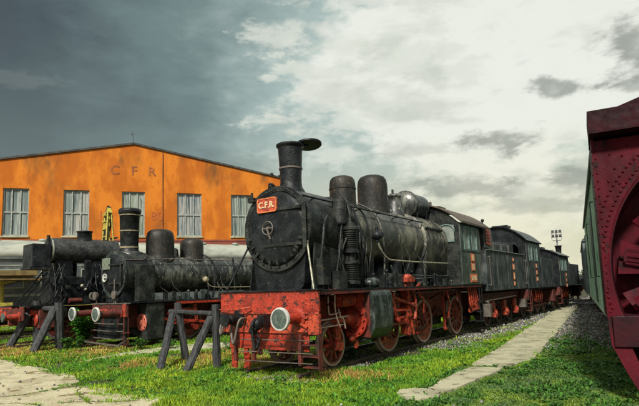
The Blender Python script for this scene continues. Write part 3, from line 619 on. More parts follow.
# cylinders
def cyl_block(root,x0,x1,yi,yo,z0,z1,s,m,red):
    R1,R2=.26,.42; P=[(yi,z0+.05),(yi,z1)]
    for k in range(7): a=math.radians(90-k*15); P.append((yo-R1*1.0+R1*math.cos(a), z1-R1+R1*math.sin(a)))
    P+= [(yo+.015,(z0+z1)/2+.1)]
    for k in range(7): a=math.radians(0-k*15); P.append((yo-R2+R2*math.cos(a), z0+R2+R2*math.sin(a)))
    mb=MB(); mb.prism(P,lambda u,v:(x0,s*u,v),lambda u,v:(x1,s*u,v),False); c=mb.build('cylinder_casing',m,root,.012)
    return c
for s in (-1,1):
    cc=cyl_block(L1,.74,1.72,.55,1.50,.62,1.90,s,M['cyl'],rd)
    mb=MB(); mb.box(.70,.735,s*.58,s*1.40,.72,1.82); mb.build('front_flange',M['darkred'],cc,.004)
    mb=MB(); mb.rev([(0,-.22),(.12,-.22),(.15,-.10),(.22,-.08),(.24,-.02),(.30,-.02)],(.70,s*.94,1.14),(1,0,0),32); mb.rev([(.31,-.02),(.32,-.12),(.43,-.12),(.43,.02)],(.71,s*.94,1.14),(1,0,0),32)
    for k in range(14):
        a=2*PI*k/14; mb.cyl((.54,s*.94+.37*math.cos(a),1.14+.36*math.sin(a)),(.66,s*.94+.36*math.cos(a),1.14+.36*math.sin(a)),.028,seg=6)
    cvr=mb.build('cylinder_cover',M['red'],cc)
    mb=MB(); mb.rev([(0,-.16),(.07,-.16),(.09,-.08),(.20,-.06),(.24,-.06),(.24,.02)],(.71,s*1.02,1.66),(1,0,0),24)
    for k in range(8):
        a=2*PI*k/8; mb.cyl((.62,s*1.02+.2*math.cos(a),1.66+.2*math.sin(a)),(.68,s*1.02+.2*math.cos(a),1.66+.2*math.sin(a)),.022,seg=6)
    mb.build('valve_chest_cover',M['red'],cc)
    mb=MB(); mb.rev([(.13,-.0),(.12,-.25),(.085,-.3),(.075,-.62),(.04,-.66),(.035,-.9),(0,-.9)],(.65,s*.94,1.16),(1,0,0),20); mb.build('piston_tail_rod',M['red2'],cc)
    # exposed red pipework in front of the cylinder
    mb=MB(); mb.cyl((-.05,s*.98,1.63),(.5,s*1.0,1.63),.17,seg=20); mb.cyl((-.12,s*.98,1.63),(-.05,s*.98,1.63),.12,seg=16); mb.build('drain_reservoir',M['red2'],L1)
    mb=MB(); mb.tube(bez([(-.75,s*1.2,1.84),(-.74,s*1.2,1.4),(-.6,s*1.18,1.34),(-.2,s*1.15,1.36)]),.018,6); mb.tube(bez([(-.55,s*1.25,1.84),(-.55,s*1.24,1.5),(-.45,s*1.22,1.25),(-.3,s*1.2,1.05)]),.018,6)
    mb.tube(bez([(-.35,s*1.2,1.45),(-.28,s*1.2,1.28),(-.15,s*1.2,1.2),(-.05,s*1.18,1.0)]),.02,6); mb.tube([(-1.3,s*1.1,1.22),(.2,s*1.1,1.26)],.022,6); mb.tube([(-1.3,s*1.15,1.08),(.0,s*1.12,1.08)],.018,6); mb.build('drain_pipe',M['tyre'],L1)
    mb=MB(); mb.box(-.72,-.40,s*1.2-.06,s*1.2+.06,1.80,1.855); mb.cyl((-.7,s*1.24,1.8),(-.7,s*1.24,1.9),.05,seg=8); mb.cyl((-.5,s*1.24,1.8),(-.5,s*1.24,1.9),.05,seg=8); mb.build('pipe_clamp',M['red2'],L1,.006)
    mb=MB(); mb.sphere((.60,s*.95,.70),.09,12,8,(1.2,1,1)); mb.prism([(0,.72),(.24,.72),(.16,.5),(.08,.46)],lambda u,v:(.60+u,s*.95,v),lambda u,v:(.60+u,s*1.02,v)); mb.build('drain_cock',M['red2'],cc)
    # crosshead & guides
    mb=MB(); mb.box(1.72,3.15,s*1.02,s*1.16,1.46,1.54); mb.box(1.72,3.15,s*1.02,s*1.16,.86,.94); mb.box(1.72,1.80,s*1.0,s*1.18,.8,1.6)
    for x in (1.95,2.5,3.0):
        for z in (1.55,.95): mb.cyl((x,s*1.09,z-.01),(x,s*1.09,z+.03),.025,seg=6)
    mb.build('slide_bar',M['red2'],L1,.008)
    mb=MB(); mb.box(2.35,2.75,s*1.0,s*1.2,.95,1.45); mb.cyl((1.75,s*1.08,1.2),(2.4,s*1.08,1.2),.04,seg=12); mb.cyl((2.55,s*1.0,1.2),(2.55,s*1.26,1.2),.09,seg=14); mb.build('crosshead',M['darkred'],L1,.01)
    # motion bracket and link
    mb=MB(); mb.prism([(0,.55),(.16,.55),(.22,.9),(.20,1.82),(.34,1.84),(.3,2.05),(-.06,2.05),(-.08,1.85),(.02,1.82),(.0,.9)],lambda u,v:(3.2+u,s*.95,v),lambda u,v:(3.2+u,s*1.22,v))
    mb.build('motion_bracket',M['red2'],L1,.012)
    mb=MB(); mb.box(3.05,3.55,s*1.02,s*1.32,2.02,2.16); mb.sphere((3.3,s*1.2,2.16),.13,12,7,(1.4,1,.7)); mb.build('reverser_box',M['red2'],L1,.01)
    mb=MB()
    P=[(3.52+.16*math.cos(a)-.1,s*1.28,1.35+.40*math.sin(a)) for a in [math.radians(-80+k*20) for k in range(9)]]
    mb.tube(P,.045,8); mb.bar((1.9,s*1.24,1.70),(3.45,s*1.26,1.38),.04,.07); mb.bar((2.15,s*1.24,1.78),(2.5,s*1.24,1.02),.04,.08); mb.cyl((2.2,s*1.15,1.7),(2.2,s*1.32,1.7),.07,seg=12); mb.cyl((3.4,s*1.15,1.38),(3.4,s*1.34,1.38),.06,seg=12)
    mb.bar((3.4,s*1.3,1.75),(3.9,s*1.3,1.95),.05,.08); mb.bar((3.3,s*1.26,1.0),(3.42,s*1.26,.55),.04,.07); mb.build('valve_gear',M['red2'],L1,.006)
for s in (-1,1):
    for x,z0_,z1_,w_ in ((2.05,.55,1.3,.05),(3.62,.5,1.72,.06),(3.95,.75,1.78,.05),(4.22,.5,1.2,.06),(6.45,.45,1.75,.08)):
        mb=MB(); mb.bar((x,s*.97,z1_),(x+.06,s*.97,z0_),w_,.04); mb.cyl((x+.06,s*.93,z0_),(x+.06,s*1.03,z0_),.06,seg=10); mb.cyl((x,s*.93,z1_),(x,s*1.03,z1_),.045,seg=10); mb.build('spring_hanger',M['red2'],L1,.005)
    mb=MB(); mb.tube(bez([(3.75,s*1.3,1.84),(3.9,s*1.3,1.6),(4.15,s*1.28,1.5),(4.3,s*1.2,1.1)]),.03,6); mb.build('sand_pipe',M['red2'],L1)
    mb=MB(); mb.tube(bez([(6.0,s*1.3,1.84),(6.1,s*1.3,1.5),(6.4,s*1.22,1.25),(6.5,s*1.1,.8)]),.028,6); mb.build('sand_pipe',M['red2'],L1)
    mb=MB(); mb.bar((1.75,s*1.3,1.30),(3.2,s*1.3,1.24),.03,.06); mb.bar((1.9,s*1.3,1.66),(2.35,s*1.3,1.0),.03,.06); mb.bar((2.2,s*1.3,1.05),(3.3,s*1.3,1.10),.03,.05); mb.cyl((2.35,s*1.22,1.02),(2.35,s*1.36,1.02),.06,seg=10); mb.build('union_link',M['red'],L1,.004)
    mb=MB(); mb.bar((3.45,s*1.32,1.70),(6.9,s*1.30,1.74),.035,.05); mb.bar((6.9,s*1.30,1.74),(6.95,s*1.3,1.35),.04,.06); mb.build('reach_rod',M['darkred'],L1,.004)
# pipes cluster under the cab
mb=MB()
for k in range(5):
    x=8.2+k*.22; mb.tube(bez([(x,-1.25,1.84),(x+.02,-1.28,1.4),(x+.15,-1.28,1.05+.03*k),(x+.5,-1.2,.95+.04*k)]),.035,8)
mb.cyl((8.5,-1.2,.95),(9.3,-1.2,.98),.09,seg=14); mb.box(8.9,9.3,-1.3,-1.0,.95,1.35); mb.build('injector_pipes',M['red2'],L1)
mb=MB()
for z in (.5,.85,1.25): mb.box(9.0,9.35,-1.42,-1.2,z,z+.03)
mb.bar((9.02,-1.4,1.85),(9.02,-1.4,.5),.03); mb.bar((9.33,-1.4,1.85),(9.33,-1.4,.5),.03); mb.build('cab_step',M['soot'],L1,.004)
# cab
cab0,cab1,cw_=7.25,9.35,1.44; ce,cp=4.08,4.82
for s in (-1,1):
    mb=MB(); mb.holed((cab0,cab1),(1.90,ce),[(7.62,8.12,3.18,3.93),(8.45,8.95,3.18,3.93)],lambda u,v,t:(u,s*(cw_-.04+t),v),.04)
    cs=mb.build('cab_side',M['green'],L1)
    mb=MB()
    for k in range(12): mb.rivet((cab0+.05+k*.185,s*cw_,1.96),(0,s,0),.018); mb.rivet((cab0+.05+k*.185,s*cw_,3.05),(0,s,0),.016)
    mb.box(cab0+.0,cab1,s*cw_,s*(cw_+.02),3.08,3.11); mb.build('beading',M['green'],cs)
    for x0 in (7.62,8.45):
        mb=MB(); y0,y1=s*(cw_-.03),s*(cw_+.015)
        for (a,b,c,d) in ((x0-.05,x0+.012,3.13,3.98),(x0+.488,x0+.55,3.13,3.98),(x0+.0121,x0+.4879,3.13,3.19),(x0+.0121,x0+.4879,3.92,3.98)): mb.box(a,b,min(y0,y1),max(y0,y1),c,d)
        mb.build('window_frame',M['winframe'],cs,.004)
    for x0 in (7.62,8.45): MB().box(x0+.01,x0+.49,min(s*(cw_-.022),s*(cw_-.03)),max(s*(cw_-.022),s*(cw_-.03)),3.19,3.925).build('window_pane',M['skypale'],cs)
    plates(cs,8.42,s*cw_,[(2.86,.40,.29,True),(2.52,.40,.29,True),(2.12,.72,.30,False)],side=s)
fw=arch_wall(L1,'cab_front',cab0,cw_-.045,1.90,ce,cp-.06,[(-1.22,-.62,3.42,4.02),(.62,1.22,3.42,4.02)],bl)
for y in (-.92,.92):
    round_frame(fw,cab0-.01,y,3.72,.64,.62,M['winframe'],.05); MB().box(cab0+.015,cab0+.022,y-.295,y+.295,3.425,4.015).build('window_pane',M['skypale'],fw)
mb=MB(); mb.rev([(.22,0),(.26,-.02),(.26,.03),(.22,.03)],(cab0-.02,-.35,4.35),(1,0,0),20); mb.build('cab_lamp_ring',bl,fw)
mb=MB(); mb.box(cab1-.04,cab1,-cw_+.05,-.5,1.9,3.1); mb.box(cab1-.04,cab1,.5,cw_-.05,1.9,3.1); mb.build('cab_rear_panel',M['soot'],L1)
MB().box(cab0,cab1+.7,-cw_+.05,cw_-.05,1.86,1.9).build('cab_floor',M['soot'],L1)
rf=arch_roof(L1,cab0-.12,cab1+1.0,cw_+.12,ce+.03,cp+.03,M['cabroof'])
mb=MB(); mb.box(cab0-.13,cab1+1.01,-cw_-.14,-cw_-.10,ce-.04,ce+.03); mb.box(cab0-.13,cab1+1.01,cw_+.10,cw_+.14,ce-.04,ce+.03); mb.build('roof_gutter',M['cabroof'],rf)
mb=MB(); mb.box(8.2,8.9,-.35,.35,cp-.02,cp+.08); mb.cyl((7.5,-.3,cp),(7.5,-.3,cp+.14),.05,seg=8); mb.build('roof_hatch',M['cabroof'],rf,.01)
mb=MB(); mb.cyl((10.2,-1.35,ce+.15),(10.2,-1.35,ce+.28),.02,seg=6); mb.sphere((10.2,-1.35,ce+.33),.07,8,6); mb.build('whistle',M['soot'],rf)
# backhead inside the cab
mb=MB(); mb.prism(PF,lambda u,v:(7.26,u*.9,v),lambda u,v:(7.5,u*.9,v)); mb.build('backhead',M['soot'],L1)
for s in (-1,1): handrail(L1,[(cab1+.06,s*1.42,2.0),(cab1+.06,s*1.42,3.9)],.018,M['tyreD'],name='grab_rail')

# ================================================================== TENDER (own vehicle)
T1=empty('locomotive_tender',(MO[0]+10.05*d35[0],MO[1]+10.05*d35[1],0),35,'dark slate tender with number plates, coupled behind the nearest locomotive','tender')
mb=MB(); mb.box(0.05,6.35,-1.42,1.42,1.60,3.22)
for k in range(30): 
    x=.15+k*.21
    for z in (1.68,3.12): mb.rivet((x,-1.42,z),(0,-1,0),.018)
for x in (1.6,3.2,4.8):
    for k in range(9): mb.rivet((x,-1.42,1.8+k*.16),(0,-1,0),.015)
tb=mb.build('tank_body',M['tender'],T1,.02)
plates(tb,4.15,-1.42,[(2.95,.22,.15,True),(2.62,.3,.28,True),(2.2,.26,.34,True),(1.86,.22,.2,True)],side=-1)
mb=MB(); mb.box(0.3,3.9,-1.3,-1.26,3.22,3.55); mb.box(0.3,3.9,1.26,1.3,3.22,3.55); mb.box(3.86,3.9,-1.26,1.26,3.22,3.7); mb.box(3.9,6.0,-1.0,1.0,3.22,3.8); mb.build('coal_bunker',M['tender'],T1,.01)
mb=MB()
for k in range(140):
    c=Vector((random.uniform(.4,3.8),random.uniform(-1.15,1.15),3.25+random.uniform(0,.22))); mb.box(-.12,.12,-.1,.1,-.08,.08,Euler((random.random()*6,random.random()*6,0)).to_matrix()*random.uniform(.5,1.3),c)
mb.build('coal',M['soot'],T1)
for x in (1.55,3.15,4.75): MB().box(x-.03,x+.03,-1.432,-1.421,1.62,3.2).build('seam_strip',M['tender'],tb)
for x in (.25,6.15): handrail(T1,[(x,-1.5,1.8),(x,-1.5,3.0)],.018,M['tyreD'],[((x,-1.5,z),(x,-1.42,z)) for z in (1.85,2.95)])
mb=MB(); mb.tube([(.1,-1.44,3.24),(6.3,-1.44,3.24)],.03,6); mb.build('top_beading',M['green'],tb)
for x in (.35,1.5,2.7,3.85):
    mb=MB(); mb.bar((x,-1.31,3.22),(x,-1.31,3.62),.05); mb.build('bunker_stay',M['tyreD'],T1)
# front screen with red and white board
mb=MB(); mb.box(.10,.16,-1.35,1.35,3.225,4.35); mb.build('front_screen',M['tender'],T1)
mb=MB(); mb.prism([(.18,3.35),(1.35,3.25),(1.2,4.1),(.18,4.3)],lambda u,v:(u,-1.36,v),lambda u,v:(u,-1.32,v)); sd=mb.build('side_screen',M['green'],T1)
mb=MB(); mb.prism([(.35,3.5),(.95,3.42),(.95,4.02),(.35,4.15)],lambda u,v:(u,-1.365,v),lambda u,v:(u,-1.385,v)); bd=mb.build('notice_board',M['red2'],sd)
mb=MB()
for k in range(4): mb.box(.45,.82,-1.39,-1.387,3.58+k*.13,3.62+k*.13)
mb.build('faded_lines',M['darkred'],bd)
mb=MB(); mb.box(.0,6.4,-1.05,-.98,1.18,1.50); mb.box(.0,6.4,.98,1.05,1.18,1.50); mb.box(.02,.1,-.98,.98,1.0,1.58); mb.box(6.3,6.38,-1.4,1.4,1.1,1.58); tf=mb.build('tender_frame',M['darkred'],T1,.01)
mb=MB(); mb.bar((.2,-1.3,1.22),(4.6,-1.3,1.30),.05,.04); mb.box(.2,.45,-1.4,-1.1,.6,1.1); mb.box(5.9,6.2,-1.4,-1.1,.7,1.1); mb.build('tender_step',M['tyreD'],T1)
for x in (1.7,3.45,5.2):
    for s in (-1,1): wheel(T1,x,s*.80,.5,.62,9,s,M['darkred'],M['tyreD'],ang=x)
    axle(T1,x,.62)
    for s in (-1,1):
        mb=MB(); mb.box(x-.14,x+.14,s*1.0,s*1.2,.48,.80); mb.box(x-.2,x+.2,s*1.0,s*1.12,.8,1.15); mb.cyl((x,s*1.2,.64),(x,s*1.24,.64),.1,seg=14)
        for k in range(6): mb.box(x-.42+.05*k,x+.42-.05*k,s*1.0,s*1.08,1.0+k*.026,1.022+k*.026)
        mb.build('axle_box',M['red2'],T1,.01)

# ================================================================== SECOND LOCOMOTIVE in line (cab towards us) and third
def tank_loco(x0,L,label,cabh,eave,peak,tankh,chim,dark,rear=False,colour='green',plw=True,cabl=3.2,hw=1.40):
    T=empty('steam_locomotive',(MO[0]+x0*d35[0],MO[1]+x0*d35[1],0),35,label,'steam locomotive','steam locomotives in the yard')
    m=M[colour]
    for s in (-1,1):
        mb=MB(); mb.holed((0,cabl),(1.58,eave),[(.5,1.15,eave-.95,eave-.2),(1.75,2.4,eave-.95,eave-.2)],lambda u,v,t:(u,s*(hw-.04+t),v),.04); cs=mb.build('cab_side',m,T)
        for a0 in (.5,1.75):
            mb=MB()
            for (a,b,c,d) in ((a0-.05,a0+.01,eave-1,eave-.15),(a0+.64,a0+.70,eave-1,eave-.15),(a0+.011,a0+.639,eave-1,eave-.94),(a0+.011,a0+.639,eave-.21,eave-.15)): mb.box(a,b,min(s*(hw-.02),s*(hw+.015)),max(s*(hw-.02),s*(hw+.015)),c,d)
            mb.build('window_frame',M['winframe'],cs)
        for a0 in (.5,1.75): MB().box(a0+.01,a0+.64,min(s*(hw-.02),s*(hw-.03)),max(s*(hw-.02),s*(hw-.03)),eave-.945,eave-.205).build('window_pane',M['skypale'],cs)
        if plw: plates(cs,cabl*.62,s*hw,[(eave-1.25,.3,.24,True),(eave-1.6,.3,.24,True),(eave-1.95,.4,.24,False)],side=s)
    fw=arch_wall(T,'cab_end_wall',0.0,hw-.045,1.58,eave,peak-.05,[(-1.0,-.4,eave-.75,eave-.15),(.4,1.0,eave-.75,eave-.15)],M['soot'])
    for y in (-.7,.7): round_frame(fw,-.01,y,eave-.42,.62,.62,M['soot'],.05)
    arch_wall(T,'cab_inner_wall',cabl-.05,hw-.045,1.58,eave,peak-.05,[(-1.1,-.5,eave-.75,eave-.15),(.5,1.1,eave-.75,eave-.15)],M['soot'])
    rf=arch_roof(T,-.15,cabl+.12,hw+.1,eave+.02,peak,M['cabroof'] if not dark else M['soot'])
    MB().box(.5,1.3,-.4,.4,peak-.03,peak+.1).build('roof_hatch',M['soot'],rf,.01)
    for s in (-1,1):
        mb=MB(); mb.box(cabl+.05,cabl+.05+L*.45,min(s*hw,s*.7),max(s*hw,s*.7),1.58,tankh)
        for k in range(16): mb.rivet((cabl+.2+k*L*.027,s*hw,tankh-.08),(0,s,0),.02)
        mb.build('side_tank',M['tender'],T,.02)
    bz_=2.95
    mb=MB(); mb.rev([(.78,0),(.78,L-cabl-.6),(.7,L-cabl-.55),(0,L-cabl-.5)],(cabl+.02,0,bz_),(1,0,0),40); b=mb.build('boiler',M['boilerB'],T); boiler_bands(b,[cabl+1+k*1.1 for k in range(int((L-cabl-1.5)/1.1))],.78,bz_,M['boilerB'])
    dome(T,'steam_dome',cabl+1.4,3.65,4.2,.36,M['dome'],.05)
    dome(T,'sand_dome',cabl+2.6,3.65,4.1,.30,M['dome'],.05)
    mb=MB(); cxh=L-.9; mb.rev([(.3,-.1),(.22,.05),(.20,chim*.5),(.23,chim-.1),(.28,chim-.08),(.28,chim),(.2,chim)],(cxh,0,bz_+.74),(0,0,1),24,split=False); mb.build('chimney',M['soot'],T)
    mb=MB(); mb.box(0,L,-1.35,1.35,1.50,1.56); mb.build('running_board',M['soot'],T)
    for s in (-1,1): MB().box(0,L,s*.55-.02,s*.55+.02,.8,1.5).build('main_frame',M['darkred'],T)
    mb=MB(); mb.box(-.06,0,-1.35,1.35,1.0,1.5); mb.build('buffer_beam',M['darkred'],T,.01)
    mb=MB(); mb.box(L,L+.06,-1.35,1.35,1.0,1.5); mb.build('buffer_beam',M['darkred'],T,.01)
    for y in (-.875,.875): buffer(T,-.6,y,1.15,L=.54,r=.22,ring=False)
    for i,x in enumerate([.9,2.6,4.3,6.0]):
        if x>L-.8: continue
        r=.5 if i in (0,) else .62
        for s in (-1,1): wheel(T,x,s*.8,r,.12+r,10,s,M['darkred'],M['tyreD'],ang=x,cw=(math.radians(220),math.radians(320)) if i else None,mcw=M['darkred'])
        axle(T,x,.12+r)
    for s in (-1,1):
        mb=MB(); mb.bar((2.5,s*.98,.6),(6.0,s*.98,.6),.05,.1); mb.build('coupling_rod',M['darkred'],T)
        mb=MB(); mb.box(L-1.5,L-.7,min(s*.7,s*1.35),max(s*.7,s*1.35),.7,1.4); mb.build('cylinder_casing',M['darkred'],T,.04)
        mb=MB()
        for z in (.45,.8,1.15): mb.box(.1,.5,min(s*1.15,s*1.4),max(s*1.15,s*1.4),z,z+.03)
        mb.bar((.12,s*1.38,1.5),(.12,s*1.38,.45),.03); mb.bar((.48,s*1.38,1.5),(.48,s*1.38,.45),.03); mb.build('cab_step',M['darkred'],T)
        mb=MB()
        for k in range(4): x=2.0+k*.5; mb.tube(bez([(x,s*1.2,1.48),(x+.05,s*1.25,1.1),(x+.3,s*1.15,.8)]),.035,6)
        mb.box(2.1,2.5,min(s*1.,s*1.2),max(s*1.,s*1.2),.9,1.3); mb.build('injector_pipes',M['red2'],T)
    return T
tank_loco(17.05,7.7,'black tank locomotive with arched cab roof, directly behind the slate tender',0,4.0,4.86,3.25,.45,True,colour='tender')
tank_loco(25.6,9.6,'small distant locomotive with flat dark cab roof, just below the floodlight mast',0,3.55,4.1,3.1,1.05,True,colour='green',cabl=3.4,hw=1.45)
# distant flat wagon
W=empty('flat_wagon',(MO[0]+37.5*d35[0]+.8*n35[0],MO[1]+37.5*d35[1]+.8*n35[1],0),33,'rusty distant flat wagon beyond the last locomotive','wagon')
mb=MB(); mb.box(0,7,-1.3,1.3,1.1,1.35); mb.build('deck',M['darkred'],W); mb=MB(); mb.box(0,7,-1.3,-1.24,1.35,2.2); mb.box(0,7,1.24,1.3,1.35,2.2); mb.box(0,.06,-1.24,1.24,1.35,2.2); mb.build('side_board',M['tender'],W)
for x in (1.2,5.5):
    for s in (-1,1): wheel(W,x,s*.8,.46,.58,8,s,M['tyreD'],M['tyreD'])

# ================================================================== LOCOMOTIVE B (left)
d39,n39=hd(39); BO=(-7.30,19.605)
track(BO,39,-2.5,20,'overgrown track under the small black locomotive in the middle')
B=empty('steam_locomotive',(BO[0],BO[1],0),39,'small black steam locomotive with two round domes and banded chimney, before the orange shed','steam locomotive','steam locomotives in the yard')
for i,(x,r) in enumerate([(2.0,.62),(3.6,.62),(5.2,.62),(6.8,.62)]):
    for s in (-1,1): wheel(B,x,s*.8,r,.12+r,12,s,M['darkred'],M['tyreD'],cw=(math.radians(210),math.radians(330)),ang=i*.3)
    axle(B,x,.12+r)
for s in (-1,1):
    MB().box(-.95,9,s*.55-.02,s*.55+.02,.7,1.5).build('main_frame',M['darkred'],B)
    mb=MB(); mb.box(-.9,9,s*.6,s*1.3,1.60,1.64); mb.build('running_board',M['soot'],B)
    mb=MB(); mb.box(1.0,9,s*1.27,s*1.295,1.5,1.6); mb.build('board_edge',M['red'],B)
    mb=MB(); mb.bar((2.1,s*1.0,.55),(6.8,s*1.0,.55),.05,.1); mb.bar((.6,s*1.12,.95),(3.6,s*1.12,.6),.05,.1); mb.box(.75,1.8,s*1.0,s*1.12,1.1,1.18); mb.box(.75,1.8,s*1.0,s*1.12,.72,.8)
    for x in (2.1,3.65,5.2,6.8): mb.cyl((x,s*.9,.55),(x,s*1.1,.55),.12,seg=14)
    mb.bar((2.0,s*1.15,1.45),(2.1,s*1.15,.8),.06,.12); mb.bar((1.0,s*1.15,1.35),(2.1,s*1.15,1.2),.04,.07); mb.build('side_rods',M['red'],B,.006)
    mb=MB(); mb.box(-.22,.56,min(s*.6,s*1.24),max(s*.6,s*1.24),.22,1.58); cc=mb.build('cylinder_casing',M['black'],B,.05)
    mb=MB(); mb.rev([(0,-.08),(.10,-.08),(.12,-.03),(.30,-.02),(.33,.0)],(-.24,s*.95,.88),(1,0,0),28)
    for k in range(12):
        a=2*PI*k/12; mb.cyl((-.30,s*.95+.27*math.cos(a),.88+.27*math.sin(a)),(-.25,s*.95+.27*math.cos(a),.88+.27*math.sin(a)),.025,seg=6)
    mb.build('cylinder_cover',mat('pinkish_worn_red',(.55,.16,.11),(.35,.08,.05),(.12,.05,.04),rough=.5,scale=9,speck=.3) if s<0 else M['darkred'],cc)
    mb=MB(); mb.box(-.50,.18,s*.86,s*1.16,1.64,3.02); mb.build('side_box',M['black'],B,.03)
    mb=MB(); mb.box(-1.12,-.92,s*1.2-.12,s*1.2+.04,.16,.22); mb.box(-1.12,-.92,s*1.2-.12,s*1.2+.04,.55,.6); mb.bar((-1.1,s*1.22,1.1),(-1.1,s*1.22,.15),.03); mb.bar((-.93,s*1.22,1.1),(-.93,s*1.22,.15),.03); mb.build('front_step',M['darkred'],B)
mb=MB(); mb.box(-1.02,-.95,-1.25,1.25,1.12,1.56); mb.box(-1.04,-1.02,-1.25,-.98,1.12,1.56)
for k in range(18): mb.rivet((-1.02,-1.15+k*.135,1.5),(-1,0,0),.02)
mb.build('buffer_beam',M['darkred'],B,.006)
MB().box(-1.05,-.9,-1.3,1.3,1.58,1.62).build('footplate_edge',M['tyreD'],B)
mb=MB(); mb.box(-1.045,-1.022,-1.24,-1.0,1.14,1.58); mb.build('corner_plate',M['red2'],B)
MB().box(-1.03,-1.022,-.5,-.2,1.2,1.42).build('worn_patch',M['red2'],B); MB().box(-1.03,-1.022,.1,.6,1.25,1.4).build('worn_patch',M['red2'],B)
for y in (-.875,.875): buffer(B,-1.98,y,1.27,L=.94,r=.25,mbody='darkred')
for z in (.35,.62,.88): handrail(B,[(-1.08,-1.2,z),(-1.1,0,z-.02),(-1.08,1.2,z)],.02,M['tyreD'],name='front_pipe')
mb=MB(); mb.bar((-1.3,-1.3,.14),(-1.3,1.25,.2),.06,.05); mb.bar((-1.0,-1.2,.3),(-1.32,-1.25,.16),.05); mb.bar((-1.0,1.2,.3),(-1.32,1.2,.2),.05); mb.build('front_rail',M['tyreD'],B)
mb=MB(); mb.box(-.93,-.86,-1.0,1.0,.3,1.1); mb.build('front_plate',M['soot'],B)
zc=2.70
mb=MB(); mb.rev([(.86,0),(.86,1.15)],(-.85,0,zc),(1,0,0),56); 
for k in range(44): a=2*PI*k/44; mb.rivet((-.78,.86*math.cos(a),zc+.86*math.sin(a)),(0,math.cos(a),math.sin(a)),.018); mb.rivet((.2,.86*math.cos(a),zc+.86*math.sin(a)),(0,math.cos(a),math.sin(a)),.018)
sbb=mb.build('smokebox',M['black'],B)
mb=MB(); mb.rev([(.76,.03),(.76,-.02),(.89,-.02),(.89,.04),(.86,.04)],(-.85,0,zc),(1,0,0),56); mb.build('front_ring',M['cyl'],sbb)
mb=MB(); mb.rev([(.77,.0),(.72,-.05),(.4,-.10),(0,-.12)],(-.85,0,zc),(1,0,0),48,split=False); dB=mb.build('smokebox_door',M['soot'],B)
mb=MB(); mb.box(-1.0,-.97,.02,.62,zc+.18,zc+.62); mb.build('blank_plate',mat('dull_grey_green_plate',(.16,.19,.14),(.10,.12,.09),rough=.5,scale=8,speck=.2),dB,.02)
mb=MB(); mb.box(-1.01,-.93,-.7,.1,zc+.32,zc+.38); mb.box(-1.01,-.93,-.7,.1,zc-.38,zc-.32); mb.cyl((-.98,-.72,zc-.45),(-.98,-.72,zc+.45),.03,seg=8); mb.build('hinge_strap',M['black'],dB)
mb=MB(); mb.rev([(.10,0),(.155,-.02),(.155,.02),(.10,.02)],(-1.04,.30,zc-.12),(1,0,0),24); mb.cyl((-1.08,.30,zc-.12),(-.95,.30,zc-.12),.05,seg=10); mb.bar((-1.05,.16,zc-.12),(-1.05,.44,zc-.12),.03); mb.build('locking_wheel',M['ring'],dB)
for y,zz in ((-.45,1.92),(.95,1.9)):
    mb=MB(); mb.rev([(0,.12),(.14,.1),(.16,0),(.13,-.01),(.0,-.02)],(-1.1,y,zz),(1,0,0),20); mb.cyl((-1.0,y,1.62),(-1.0,y,zz),.03,seg=8); mb.build('head_lamp',M['tyreD'],B)
handrail(B,[(-1.0,-.35,1.62),(-1.0,-.35,2.5)],.025,M['tyreD'],name='lamp_post_iron')
mb=MB(); mb.prism([(-.6,1.64),(.6,1.64),(.66,2.1),(-.66,2.1)],lambda u,v:(-.8,u,v),lambda u,v:(.3,u,v)); mb.build('smokebox_saddle',M['soot'],B)
mb=MB(); mb.rev([(.46,-.3),(.40,-.05),(.335,.06),(.335,.2),(.375,1.45),(.42,1.47),(.43,1.6),(.38,1.66),(.33,1.66)],(-.22,0,3.6),(0,0,1),40,split=False); mb.rev([(.33,1.66),(.28,.5),(0,.5)],(-.22,0,3.6),(0,0,1),30)
chB=mb.build('chimney',M['soot'],B)
cb=mat('dull_ochre_band',(.28,.24,.14),(.16,.14,.09),rough=.5,scale=8,speck=.3)
for z0,z1 in ((.10,.17),(.76,.80),(1.38,1.42)):
    r_=.335+.04*(z0-.2)/1.25; mb=MB(); mb.rev([(r_,z0),(r_+.02,z0),(r_+.022,z1),(r_,z1)],(-.22,0,3.6),(0,0,1),40); mb.build('chimney_band',cb,chB)
mb=MB(); mb.rev([(.52,-.22),(.50,-.06),(.40,-.02)],(-.22,0,3.6),(0,0,1),32,split=False); mb.build('chimney_base',M['boilerB'],chB)
mb=MB(); mb.rev([(.74,0),(.74,6.4)],(.3,0,2.70),(1,0,0),60); bB=mb.build('boiler',M['boilerB'],B); boiler_bands(bB,(.5,1.7,2.9,3.4,4.3,5.4),.74,2.70,M['boilerB'])
dome(B,'steam_dome',1.15,3.36,4.55,.56,M['dome'],.06,None)
dome(B,'sand_dome',2.72,3.36,4.26,.50,M['dome'],.06,None)
mb=MB(); mb.rev([(.3,-.1),(.26,.4),(.2,.46),(0,.5)],(1.95,.35,3.36),(0,0,1),24,split=False); mb.build('safety_valve',M['boilerB'],B)
handrail(B,[(-.8,-.72,3.2),(1,-.74,3.28),(6.5,-.74,3.3)],.02,M['tyreD'],[((x,-.74,3.29),(x,-.55,3.2)) for x in (0,1.2,2.4,3.6,4.8,6)])
mb=MB(); mb.tube(bez([(2.9,-.3,3.6),(3.15,-.7,3.35),(3.3,-.85,2.9),(3.3,-.86,2.5),(3.15,-.9,1.7)]),.035,8); mb.build('sand_pipe',M['soot'],B)
mb=MB(); mb.sphere((2.75,-.9,2.45),.13,10,7); mb.cyl((2.75,-.7,2.45),(2.75,-1.05,2.45),.06,seg=10); mb.tube(bez([(2.75,-.95,2.4),(3.0,-1.0,2.15),(4.0,-1.0,2.1),(6.5,-1.0,2.1)]),.02,6); mb.build('check_valve',cb,B)
mb=MB(); mb.tube(bez([(4.35,-.8,3.4),(4.37,-.82,3.0),(4.38,-.84,2.5),(4.4,-.9,1.7)]),.04,8); mb.build('sand_pipe',M['soot'],B)
